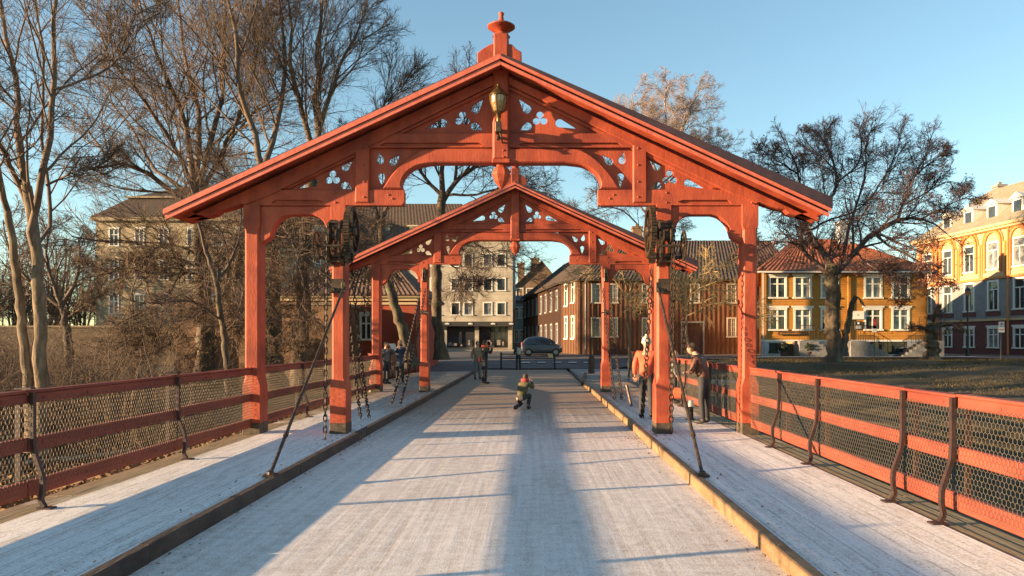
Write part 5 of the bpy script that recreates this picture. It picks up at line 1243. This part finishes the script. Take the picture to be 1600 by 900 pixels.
# end walls, mansard roof, dormers
n_ = Vector((M_[0][1], M_[1][1], 0)); Av = Vector((*A, 0)); Bv = Vector((*B2, 0)); dp = 12
b = MB(); A2 = Av+n_*dp; B3 = Bv+n_*dp
b.add([(A2.x, A2.y, zb-.5), (Av.x, Av.y, zb-.5), (Av.x, Av.y, ze), (A2.x, A2.y, ze)], [(0, 1, 2, 3)]); b.add([(Bv.x, Bv.y, zb-.5), (B3.x, B3.y, zb-.5), (B3.x, B3.y, ze), (Bv.x, Bv.y, ze)], [(0, 1, 2, 3)]); b.build('end_wall', CREAMY, bh, fix=False)
dr_ = (Bv-Av).normalized(); zr = ze+3.9
eA = Av-n_*.4-dr_*.3; eB = Bv-n_*.4; rA = Av+n_*4.2+dr_*3.4; rB = Bv+n_*4.2; eD = Av+n_*dp-dr_*.3; rD = Av+n_*(dp-4.2)+dr_*3.4
V3 = lambda p, z: (p.x, p.y, z)
b = MB(); tiled_roof(b, (V3(eA, ze+.06), V3(eB, ze+.06), V3(rB, zr), V3(rA, zr)), .6, .02); tiled_roof(b, (V3(eD, ze+.06), V3(eA, ze+.06), V3(rA, zr), V3(rD, zr)), .6, .02)
b.add([V3(rA, zr), V3(rB, zr), V3(Bv+n_*(dp-4), zr+.4), V3(rD, zr)], [(0, 1, 2, 3)]); b.build('roof', SLATE, bh, fix=False)
u = 3.4
while u < W-1:
    b = MB(); b.bx(u-.55, u+.55, .5, 2.6, ze+.45, ze+1.75)
    b.prism([(u-.75, ze+1.75), (u+.75, ze+1.75), (u, ze+2.2)], .35, 2.9); b.v = [tuple(M_ @ Vector(v)) for v in b.v]; dm = b.build('dormer', WHITE, bh)
    f = MB(); f.bx(u-.36, u+.36, .46, .49, ze+.6, ze+1.6); f.v = [tuple(M_ @ Vector(v)) for v in f.v]; f.build('pane', GLASS, dm); u += 2.62
for u in (3.1, 11.2):
    b = MB(); b.tube([M_ @ Vector((u, -.2, ze)), M_ @ Vector((u, -.2, zb))], .07); b.build('downpipe', ORANGE, bh)
chimney(bh, (rA.x+.6), rA.y-5, zr-.5, zr+.9, .8, GREYP)
chimney(bh, (rA.x+.9), rA.y+.2, zr-.9, zr+.5, .7, GREYP)

# ------------------------------------------------------------------ street furniture
def post_sign(label, px, dd, top, plates):
    p = P(px, 560, dd); zb_ = hgt(p.x, dd); t_ = thing('sign_post', label, 'sign', (p.x, dd, zb_))
    b = MB(); b.tube([(0, 0, 0), (0, 0, zw(top, dd)-zb_)], .03, 8); b.build('pole', BLK, t_)
    for kind, py, w_, h_, m in plates:
        z = zw(py, dd)-zb_; b = MB()
        if kind == 'disc': b.lathe((0, -.05, z), [(w_/2, .01), (w_/2, -.01)], 20, 'Y')
        else: b.box((0, -.05, z), (w_, .02, h_), None, .003)
        b.build('plate', m, t_)
    return t_
post_sign('black pole with round red sign and white plate before the ochre house', 1366, 41.5, 500, [('box', 505, .20, .50, REDS), ('box', 515, .24, .3, WHITE), ('box', 511, .3, .18, GRY)])
ps = post_sign('black parking sign pole with small red and white plate at the maroon wall', 1564, 40, 502, [('box', 507, .3, .3, GRY), ('box', 515, .32, .3, WHITE)])
text(ps, 'P', .24, (0, -.066, zw(507, 40)-hgt(ps.location.x, 40)), BLK)
b = MB(); b.box((0, -.066, zw(515, 40)-hgt(ps.location.x, 40)), (.24, .008, .05)); b.build('stripe', REDS, ps)
# street lamp by the corner building
p = P(1512, 560, 46); zb_ = hgt(p.x, 46); sl_ = thing('street_lamp', 'tall black lantern street lamp in front of the cream and orange building', 'street lamp', (p.x, 46, zb_))
zt = zw(452, 46)-zb_
b = MB(); b.lathe((0, 0, 0), [(.13, 0), (.13, .5), (.07, .6), (.055, 1.2), (.04, zt-.5), (.06, zt-.4)], 10); b.build('pole', BLK, sl_)
b = MB(); b.lathe((0, 0, 0), [(.09, zt-.42), (.17, zt-.1), (.15, zt-.1)], 8); b.build('glass', AMBER, sl_)
b = MB(); b.lathe((0, 0, 0), [(.2, zt-.1), (.12, zt+.05), (.03, zt+.12), (.02, zt+.2)], 8); b.build('cap', BLK, sl_)
# barrier rail across the end of the deck
br_ = thing('street_barrier', 'black two-rail pedestrian barrier with yellow end across the bridge end', 'barrier', (0, 41.4, .02))
b = MB(); b.tube([(-1.26, 0, 0), (-1.26, 0, .88)], .055, 10); b.lathe((-1.26, 0, .88), [(.07, 0), (.06, .05), (.01, .07)], 10); b.build('post', BLK, br_)
b = MB(); b.tube([(1.75, 0, 0), (1.75, 0, .86)], .055, 10); b.build('post', BLK, br_)
for z in (.84, .60): b = MB(); b.tube([(-1.2, 0, z), (1.7, 0, z)], .03, 8); b.build('rail', BLK, br_)
b = MB(); b.box((1.5, -.05, .74), (.28, .05, .24), None, .02); b.build('reflector', mat('yellow_reflector', (.65, .38, .05), .4, (.7, .6, .4), 5), br_)
# bollards and small bits
for (px, py, h_, lab, m, tilt) in ((924, 585, .95, 'dark brown wooden bollard right of the roadway beyond the farther gate', TIMBERD, .02),):
    dd = CAMZ*F/(py-VY); p = P(px, py, dd); b = MB(); b.lathe((0, 0, 0), [(.16, 0), (.15, h_*.3), (.17, h_*.7), (.12, h_*.93), (.05, h_)], 12)
    o = b.build('bollard', m, None, True); o.location = (p.x, p.y, 0); o.rotation_euler = (0, tilt, 0); tag(o, lab, 'bollard')
bo = thing('short_bollard', 'short black bollard with pale cap on the right walkway', 'bollard', (3.62, 14.4, .12))
b = MB(); b.lathe((0, 0, 0), [(.09, 0), (.09, .03), (.055, .04), (.05, .26)], 12); b.build('body', IRON, bo, True)
b = MB(); b.lathe((0, 0, 0), [(.055, .262), (.055, .36), (.04, .385)], 12); b.build('cap', WHITE, bo, True)
b = MB(); b.bar((0, 0, 0), (-.10, .1, .50), .06, .035); o = b.build('iron_stake', IRON); o.location = (2.85, 17.3, .12); tag(o, 'short leaning iron stake on the right walkway between the gates', 'stake')
# loose frames of timber on the deck beyond the farther gate
for k, (xa, ya, xb, yb, lab) in enumerate(((2.35, 26.8, 3.0, 34.5, 'low timber beam on the deck, right of the roadway beyond the farther gate'), (3.2, 27.5, 3.6, 33, 'second low timber beam, outer one beyond the farther gate on the right'))):
    b = MB(); b.bar((xa, ya, .08), (xb, yb, .08), .14, .14); tag(b.build('timber_beam', DARKW), lab, 'beam')
# lumber on the left bank
lb = thing('plank_stack', 'small stack of fresh orange planks on the left bank below the fence', 'lumber', (P(100, 735, 13.6).x, 13.6, hgt(-8.1, 13.6)+.02), .15)
for k in range(12):
    b = MB(); b.box(((k % 4)*.19-.3, rnd.uniform(-.05, .05), .05+(k//4)*.06), (.17, 1.5, .045), Matrix.Rotation(rnd.uniform(-.04, .04), 3, 'Z'), .004); b.build('plank', mat('fresh_plank', (.5, .24, .09), .7, (.6, .32, .14), 4, (1, .2, 1)) if 'fresh_plank' not in MATS else MATS['fresh_plank'], lb)
for k, (xa, ya, xb, yb) in enumerate(((-11.6, 17.6, -9.2, 19.8), (-10.9, 17.9, -8.8, 20.3))):
    b = MB(); b.tube([(xa, ya, hgt(xa, ya)+.1), (xb, yb, hgt(xb, yb)+.14)], .05, 7); tag(b.build('pale_pole', mat('pale_pole', (.45, .38, .26), .8, (.3, .24, .16), 4) if 'pale_pole' not in MATS else MATS['pale_pole']), ('longer' if k else 'shorter')+' pale pole lying on the left bank', 'pole', 'pale poles on the bank')
b = MB(); b.tube([(-11.6, 12.2, hgt(-11.6, 12.2)+.1), (-8.6, 13., hgt(-8.6, 13)+.12)], [.13, .10], 9); tag(b.build('fallen_log', BARK), 'grey fallen log on the left bank by the plank stack', 'log')
# ---- electric box seen behind the far left fence
# ------------------------------------------------------------------ car
def build_car():
    c = thing('parked_car', 'small silver-grey egg-shaped hatchback parked in the shaded street', 'car', (P(846, 556, 55).x, 55, hgt(.5, 55)+.06), R(4)); c.scale = (.9, .9, .9)
    BODY = mat('silver_grey_paint', (.075, .09, .11), .4, spec=.5, metal=.3, coat=.3)
    L_, W_ = 3.45, 1.5      # x along length, nose towards +x
    st = [(-1.72, .30, .62, .62, .80), (-1.66, .24, .92, .95, .86), (-1.50, .22, 1.22, .98, .90), (-1.25, .20, 1.48, .98, .94), (-.8, .18, 1.57, .98, .97), (-.3, .18, 1.60, .98, 1), (.2, .18, 1.57, .98, 1), (.6, .18, 1.45, .98, .99), (1.0, .19, 1.18, .96, .97), (1.25, .20, .98, .93, .93), (1.5, .22, .86, .88, .85), (1.66, .26, .72, .72, .72), (1.73, .34, .58, .58, .6)]
    b = MB(); m = 14; vs_ = []
    for x, zl_, ztp, bz, wr in st:
        hw = W_/2*wr; belt = min(.88, ztp-.04)
        top = .74 if ztp > 1.1 else .9
        prof = [(-hw*.86, zl_), (-hw, zl_+.12), (-hw*1.01, (zl_+belt)/2), (-hw*.985, belt), (-hw*(top+.06), belt+(ztp-belt)*.55), (-hw*top*.9, ztp-.06), (-hw*.4, ztp)]
        prof += [(-a, z) for a, z in prof[::-1]]
        vs_ += [(x, a, z) for a, z in prof]
    fs = [(i*m+k, i*m+(k+1) % m, (i+1)*m+(k+1) % m, (i+1)*m+k) for i in range(len(st)-1) for k in range(m)]+[tuple(range(m)), tuple((len(st)-1)*m+k for k in range(m))[::-1]]
    b.add(vs_, fs); bd = b.build('body', BODY, c); me = bd.data; me.polygons.foreach_set('use_smooth', [True]*len(me.polygons))
    md = bd.modifiers.new('s', 'SUBSURF'); md.levels = 1; md.render_levels = 1
    GL = mat('car_glass', (.015, .017, .02), .05, spec=.9)
    for sy in (-1, 1):
        for poly in ([(-1.30, .93), (-.42, .93), (-.42, 1.42), (-.85, 1.42), (-1.18, 1.30)], [(-.34, .93), (.92, .93), (.98, 1.0), (.55, 1.33), (.15, 1.42), (-.34, 1.43)]):
            b = MB(); y = lambda z: sy*(W_/2*(.985-(z-.88)*.36)+.012)
            n = len(poly); b.add([(x, y(z), z) for x, z in poly]+[(x, y(z)-sy*.03, z) for x, z in poly], [tuple(range(n)), tuple(range(n, 2*n))[::-1]]+[(i, (i+1) % n, (i+1) % n+n, i+n) for i in range(n)]); b.build('side_window', GL, c)
        for x in (-1.12, 1.12):
            w1 = MB(); w1.lathe((x, sy*(W_/2-.08), .29), [(.2, -.10), (.285, -.09), (.29, 0), (.285, .09), (.2, .10)], 20, 'Y'); wo = w1.build('wheel', mat('tyre', (.015, .015, .016), .8) if 'tyre' not in MATS else MATS['tyre'], c, True)
            r_ = MB(); r_.lathe((x, sy*(W_/2-.07)+sy*.09, .29), [(.19, -.02), (.19, .01), (.16, .012)], 16, 'Y')
            for k in range(5): a = k*2*math.pi/5; r_.bar((x, sy*(W_/2+.035), .29), (x+.17*math.cos(a), sy*(W_/2+.035), .29+.17*math.sin(a)), .035, .02, (0, 1, 0))
            r_.build('rim', ZINC, wo)
            f = MB(); f.lathe((x, sy*(W_/2-.06), .30), [(.33, -.06), (.33, .065)], 20, 'Y'); f.build('wheel_arch', BLK, c)
        b = MB(); b.box((.72, sy*.86, .98), (.10, .16, .12), None, .02); b.build('mirror', BODY, c)
        b = MB(); b.box((1.52, sy*.52, .70), (.20, .26, .12), Matrix.Rotation(-sy*.35, 3, 'Z'), .03); b.build('headlight', WHITE, c)
        b = MB(); b.box((-1.62, sy*.58, .92), (.07, .10, .38), None, .02); b.build('tail_light', REDS, c)
        b = MB(); b.box((-.38, sy*.755, .62), (.008, .006, .5)); b.box((-.55, sy*.76, .82), (.12, .015, .025)); b.build('door_handle', BLK, c)
    b = MB(); n_ = [(.66, 1.44), (1.13, 1.08)]
    b.add([(.62, -.50, 1.455), (.62, .50, 1.455), (1.12, .60, 1.10), (1.12, -.60, 1.10)], [(0, 1, 2, 3)]); b.build('windscreen', GL, c)
    return c
build_car()

# ------------------------------------------------------------------ people
def skinmat(n, c, c2=None, r_=.8): return MATS[n] if n in MATS else mat(n, c, r_, c2, 8)
SKIN = skinmat('skin', (.45, .25, .17), r_=.55)
def limb(b, pts, rs, m=10): b.tube(pts, rs, m)
def ell(b, c, r_, m=14, n=10, rot=None):
    c = Vector(c); vs_ = []; 
    for i in range(n+1):
        t = math.pi*i/n
        for k in range(m):
            a = 2*math.pi*k/m; q = Vector((r_[0]*math.sin(t)*math.cos(a), r_[1]*math.sin(t)*math.sin(a), r_[2]*math.cos(t)))
            if rot is not None: q = rot @ q
            vs_.append(c+q)
    fs = [(i*m+k, i*m+(k+1) % m, (i+1)*m+(k+1) % m, (i+1)*m+k) for i in range(n) for k in range(m)]
    b.add(vs_, fs)
def grow(name, J, E_, m, parent, sub=1):
    """one continuous skinned surface over joints J {name: (pos, (rx, ry))} and edges"""
    keys = list(J); me = bpy.data.meshes.new(name); me.from_pydata([J[k][0] for k in keys], [(keys.index(a), keys.index(c)) for a, c in E_], [])
    o = bpy.data.objects.new(name, me); COL.objects.link(o); md = o.modifiers.new('skin', 'SKIN'); md.use_smooth_shade = True
    for i, k in enumerate(keys):
        sv = me.skin_vertices[0].data[i]; sv.radius = J[k][1]; sv.use_root = (i == 0)
    o.modifiers.new('sub', 'SUBSURF').levels = sub; o.modifiers['sub'].render_levels = sub
    dg = bpy.context.evaluated_depsgraph_get(); dg.update(); m2 = bpy.data.meshes.new_from_object(o.evaluated_get(dg))
    bpy.data.objects.remove(o); m2.name = name
    q = link_mesh(name, m2, m, parent); q.data.materials.clear(); q.data.materials.append(m); m2.polygons.foreach_set('use_smooth', [True]*len(m2.polygons)); return q
def person(label, loc, rz, H, jacket, trousers, hair, pose='stand', hood=None, hat=None, coat=.86, extra=None, shoes=(.02, .02, .02), group='people on the bridge', bag=None):
    """faces -y locally before rz; H standing height"""
    t_ = thing('person', label, 'person', loc, rz, group); k = H/1.75
    V = lambda x, y, z: (x*k, y*k, z*k)
    if pose == 'crouch':
        hip = V(0, .16, .42); chest = V(0, -.06, .78); neck = V(0, -.13, .95); head = V(0, -.19, 1.07)
        kn = {-1: V(-.13, -.26, .50), 1: V(.13, -.12, .16)}; an = {-1: V(-.12, -.13, .08), 1: V(.13, .28, .10)}; toe = {-1: V(-.12, -.28, .03), 1: V(.13, .22, .02)}
        el = {-1: V(-.26, -.26, .72), 1: V(.26, -.26, .72)}; ha = {-1: V(-.07, -.42, .95), 1: V(.07, -.42, .95)}; sh = {s: V(.17*s, -.08, .86) for s in (-1, 1)}
    else:
        hip = V(0, .0, .92); chest = V(0, .0, 1.30); neck = V(0, -.0, 1.47); head = V(0, -.03, 1.62)
        kn = {s: V(.10*s, -.02*(s > 0), .50) for s in (-1, 1)}; an = {s: V(.11*s, .02, .09) for s in (-1, 1)}; toe = {s: V(.13*s, -.15, .03) for s in (-1, 1)}
        sh = {s: V(.18*s, 0, 1.40) for s in (-1, 1)}
        if pose == 'photo': el = {s: V(.27*s, -.14, 1.22) for s in (-1, 1)}; ha = {s: V(.07*s, -.33, 1.50) for s in (-1, 1)}
        elif pose == 'reach': el = {-1: V(-.25, -.22, 1.25), 1: V(.25, .03, 1.12)}; ha = {-1: V(-.22, -.5, 1.30), 1: V(.24, -.12, .92)}
        elif pose == 'bow':
            chest = V(0, -.10, 1.28); neck = V(0, -.19, 1.42); head = V(0, -.27, 1.53); sh = {s: V(.18*s, -.13, 1.36) for s in (-1, 1)}
            el = {s: V(.24*s, -.14, 1.08) for s in (-1, 1)}; ha = {s: V(.10*s, -.34, 1.05) for s in (-1, 1)}
        else: el = {s: V(.25*s, .03, 1.13) for s in (-1, 1)}; ha = {s: V(.25*s, -.08, .88) for s in (-1, 1)}
    lerp = lambda a, c, t: tuple(Vector(a).lerp(Vector(c), t))
    # body: one continuous surface
    J = {'hip': (hip, (.13*k, .10*k)), 'waist': (lerp(hip, chest, .5), (.125*k, .095*k)), 'chest': (chest, (.15*k, .105*k)), 'neck': (neck, (.055*k, .055*k)), 'skull': (lerp(neck, head, .75), (.07*k, .08*k))}
    E_ = [('hip', 'waist'), ('waist', 'chest'), ('chest', 'neck'), ('neck', 'skull')]
    for s in (-1, 1):
        n = 'l' if s < 0 else 'r'
        J[n+'sh'] = (sh[s], (.06*k,)*2); J[n+'el'] = (el[s], (.043*k,)*2); J[n+'wr'] = (lerp(el[s], ha[s], .85), (.028*k,)*2); J[n+'pa'] = (ha[s], (.038*k, .018*k))
        hx = (hip[0]+s*.09*k, hip[1], hip[2]-.04*k); J[n+'th'] = (hx, (.085*k,)*2); J[n+'kn'] = (kn[s], (.055*k,)*2); J[n+'ca'] = (lerp(kn[s], an[s], .35), (.055*k,)*2); J[n+'an'] = (an[s], (.036*k,)*2); J[n+'to'] = (toe[s], (.038*k, .028*k))
        E_ += [('chest', n+'sh'), (n+'sh', n+'el'), (n+'el', n+'wr'), (n+'wr', n+'pa'), ('hip', n+'th'), (n+'th', n+'kn'), (n+'kn', n+'ca'), (n+'ca', n+'an'), (n+'an', n+'to')]
    body = grow('body', J, E_, SKIN, t_)
    hb = MB(); hv = Vector(head)
    ell(hb, hv, (.078*k, .095*k, .115*k)); hb.add([hv+Vector(V(-.015, -.09, -.01)), hv+Vector(V(.015, -.09, -.01)), hv+Vector(V(0, -.118, -.018)), hv+Vector(V(0, -.09, .03))], [(0, 1, 2), (0, 2, 3), (1, 3, 2)])
    for s in (-1, 1): ell(hb, hv+Vector(V(.08*s, .0, 0)), (.012*k, .022*k, .032*k), 8, 6)
    for s in (-1, 1):      # five fingers each
        h_ = Vector(ha[s]); dv = (h_-Vector(el[s])).normalized(); sd = dv.cross(Vector((0, 0, 1))).normalized()
        for q in range(4):
            o_ = sd*((q-1.5)*.019*k); l_ = (.062, .075, .07, .055)[q]*k; hb.tube([h_+o_+dv*.02*k, h_+o_+dv*(.03*k+l_*.6), h_+o_+dv*(.03*k+l_*.9)+Vector((0, 0, -.02*k))], [.009*k, .008*k, .006*k], 6)
        hb.tube([h_+sd*.03*k*-s, h_+sd*.05*k*-s+dv*.03*k, h_+sd*.045*k*-s+dv*.06*k], [.011*k, .009*k, .007*k], 6)
    hd = hb.build('head_and_hands', SKIN, t_, True)
    # join head into the body so that the figure stays one mesh
    import bmesh
    bm = bmesh.new(); bm.from_mesh(body.data); bm.from_mesh(hd.data); bm.to_mesh(body.data); bm.free(); bpy.data.objects.remove(hd)
    eb = MB()
    for s in (-1, 1): ell(eb, hv+Vector(V(.03*s, -.088, .012)), (.011*k, .008*k, .008*k), 8, 6)
    eb.add([hv+Vector(V(-.025, -.086, -.055)), hv+Vector(V(.025, -.086, -.055)), hv+Vector(V(.018, -.088, -.065)), hv+Vector(V(-.018, -.088, -.065))], [(0, 1, 2, 3)]); eb.build('eyes_and_mouth', BLK, body)
    # trousers
    J2 = {'hip': (hip, (.135*k, .108*k)), 'wa': (lerp(hip, chest, .5), (.13*k, .1*k))}; E2 = [('hip', 'wa')]
    for s in (-1, 1):
        n = 'l' if s < 0 else 'r'; hx = (hip[0]+s*.09*k, hip[1], hip[2]-.04*k)
        J2[n+'th'] = (hx, (.098*k,)*2); J2[n+'kn'] = (kn[s], (.072*k,)*2); J2[n+'an'] = (lerp(kn[s], an[s], 1.0), (.060*k,)*2); E2 += [('hip', n+'th'), (n+'th', n+'kn'), (n+'kn', n+'an')]
    grow('trousers', J2, E2, trousers, t_)
    # jacket: torso, sleeves, skirt of the coat
    J3 = {'ch': (chest, (.185*k, .14*k)), 'wa': (lerp(hip, chest, .4), (.165*k, .13*k)), 'hm': (lerp(hip, chest, -.05 if pose == 'crouch' else (coat-.92)/.38*1.0), (.18*k, .15*k)), 'nk': (lerp(chest, neck, .75), (.085*k, .085*k))}
    E3 = [('ch', 'wa'), ('wa', 'hm'), ('ch', 'nk')]
    for s in (-1, 1):
        n = 'l' if s < 0 else 'r'; J3[n+'s'] = (sh[s], (.082*k,)*2); J3[n+'e'] = (el[s], (.066*k,)*2); J3[n+'w'] = (lerp(el[s], ha[s], .82), (.050*k,)*2); E3 += [('ch', n+'s'), (n+'s', n+'e'), (n+'e', n+'w')]
    grow('jacket', J3, E3, jacket, t_)
    SH = skinmat('shoe', (.02, .018, .017), r_=.6)
    for s in (-1, 1):
        b = MB(); a_, q_ = Vector(an[s]), Vector(toe[s]); mid = (a_+q_)/2; mid.z = min(mid.z, .055*k)
        if pose == 'crouch': mid = (a_*.5+q_*.5)
        ell(b, mid, (.05*k, .13*k, .045*k)); ell(b, a_, (.052*k, .06*k, .06*k)); b.build('shoe', SH, t_, True)
    if hair:
        b = MB(); ell(b, hv+Vector(V(0, .02, .022)), (.092*k, .1*k, .112*k)); 
        if hair[1] == 'long': ell(b, hv+Vector(V(0, .055, -.09)), (.095*k, .06*k, .13*k))
        b.build('hair', hair[0], t_, True)
    if hat: b = MB(); ell(b, hv+Vector(V(0, .01, .06)), (.10*k, .115*k, .10*k)); b.lathe(hv+Vector(V(0, .0, .0)), [(.105*k, .0), (.108*k, .03*k), (.1*k, .05*k)], 14); ell(b, hv+Vector(V(0, .01, .165)), (.035*k,)*3, 8, 6); b.build('hat', hat, t_, True)
    if hood: b = MB(); b.lathe(Vector(lerp(neck, head, .2)), [(.12*k, -.05*k), (.15*k, .0), (.12*k, .06*k)], 14); b.build('collar', hood, t_, True)
    if extra: extra(t_, k, ha, chest, hip, V)
    return t_
BLKC = skinmat('black_cloth', (.018, .018, .022), (.03, .03, .034)); GREYC = skinmat('grey_cloth', (.10, .10, .10), (.16, .15, .14)); NAVY = skinmat('navy_cloth', (.03, .045, .09), (.06, .08, .13)); OLIVE = skinmat('olive_cloth', (.10, .085, .03), (.05, .045, .02))
ORJ = skinmat('orange_jacket', (.50, .075, .035), (.60, .12, .05)); CREAMC = skinmat('cream_wool', (.6, .52, .36), (.7, .62, .45)); RUST = skinmat('rust_cloth', (.10, .045, .03), (.16, .07, .045)); BRHAIR = skinmat('brown_hair', (.06, .03, .015)); BLON = skinmat('blond_hair', (.35, .2, .08)); BAGM = skinmat('pale_bag', (.5, .46, .4)); TAN = skinmat('tan_cloth', (.28, .19, .12), (.2, .13, .08)); REDB = skinmat('red_leather', (.35, .04, .04))
def with_camera(t_, k, ha, chest, hip, V):
    c = (Vector(ha[-1])+Vector(ha[1]))/2+Vector((0, -.04, .03)); b = MB(); b.box(c, (.13*k, .03*k, .08*k), None, .008); b.lathe(c+Vector((0, -.02, 0)), [(.03*k, 0), (.028*k, -.03)], 10, 'Y'); b.build('camera', BLK, t_)
def with_shoulder_bag(t_, k, ha, chest, hip, V):
    with_camera(t_, k, ha, chest, hip, V)
    b = MB(); b.box(Vector(hip)+Vector(V(.20, .02, .06)), (.10*k, .26*k, .22*k), None, .03); b.bar(Vector(hip)+Vector(V(.22, .02, .15)), Vector(chest)+Vector(V(-.08, -.10, .10)), .03, .012); b.build('shoulder_bag', REDB, t_)
def with_scarf(t_, k, ha, chest, hip, V):
    b = MB(); b.box(Vector(chest)+Vector(V(-.17, -.16, -.02)), (.16*k, .10*k, .26*k), Matrix.Rotation(.3, 3, 'Y'), .04); b.build('white_bag', BAGM, t_)
def with_backpack(t_, k, ha, chest, hip, V):
    b = MB(); b.box(Vector(chest)+Vector(V(0, .20, -.08)), (.30*k, .18*k, .42*k), None, .06); b.build('backpack', BAGM, t_)
def with_map(t_, k, ha, chest, hip, V):
    b = MB(); b.box((Vector(ha[-1])+Vector(ha[1]))/2+Vector((0, -.05, .05)), (.34*k, .01, .24*k), Matrix.Rotation(-.5, 3, 'X')); b.build('paper', BAGM, t_)
person('person in black raising a camera on the roadway, orange collar and red bag', (P(757, 600, 27.9).x, 27.9, 0), R(120), 1.66, BLKC, BLKC, (BRHAIR, 'short'), 'photo', hood=ORJ, extra=with_shoulder_bag)
person('person in tan coat standing close behind the photographer in black', (P(746, 590, 31).x, 31, 0), R(20), 1.62, TAN, GREYC, (BRHAIR, 'short'), 'stand')
person('person in black with pale backpack standing at the street barrier', (P(810, 578, 40.6).x, 40.6, 0), R(200), 1.5, BLKC, BLKC, (BRHAIR, 'short'), 'bow', extra=with_backpack)
person('crouching person in striped olive jacket in the middle of the roadway', (P(817, 640, 17.8).x, 17.8, 0), R(150), 1.26, OLIVE, BLKC, (BRHAIR, 'short'), 'crouch', hood=REDB)
person('woman-sized person in blue-grey parka photographing on the left walkway', (P(625, 597, 26.8).x, 26.8, .12), R(15), 1.56, NAVY, BLKC, (BLON, 'long'), 'photo', coat=.60, extra=with_camera)['label'] = 'person in blue-grey parka holding up a phone by the far left fence'
person('person in grey holding a paper, half hidden by the farther gate', (P(602, 597, 25.7).x+.02, 25.7, .12), R(60), 1.5, GREYC, BLKC, (BRHAIR, 'short'), 'photo', extra=with_map)
person('person in bright orange jacket and cream hat behind the right inner post', (2.80, 14.7, .12), R(165), 1.62, ORJ, BLKC, None, 'stand', hat=CREAMC, coat=.80)
person('person in reddish-brown jacket and dark trousers by the right outer post', (3.72, 13.7, .12), R(235), 1.60, RUST, BLKC, (BRHAIR, 'short'), 'bow', extra=with_scarf)
person('small person in dark brown with orange bag right of the iron prop', (P(1054, 630, 18.2).x, 18.2, .12), R(80), 1.30, GREYC, BLKC, (BLON, 'short'), 'stand', extra=lambda t_, k, ha, chest, hip, V: MB().box(Vector(V(-.2, -.12, .35)), (.16, .3, .26), None, .03).build('orange_bag', ORJ, t_))
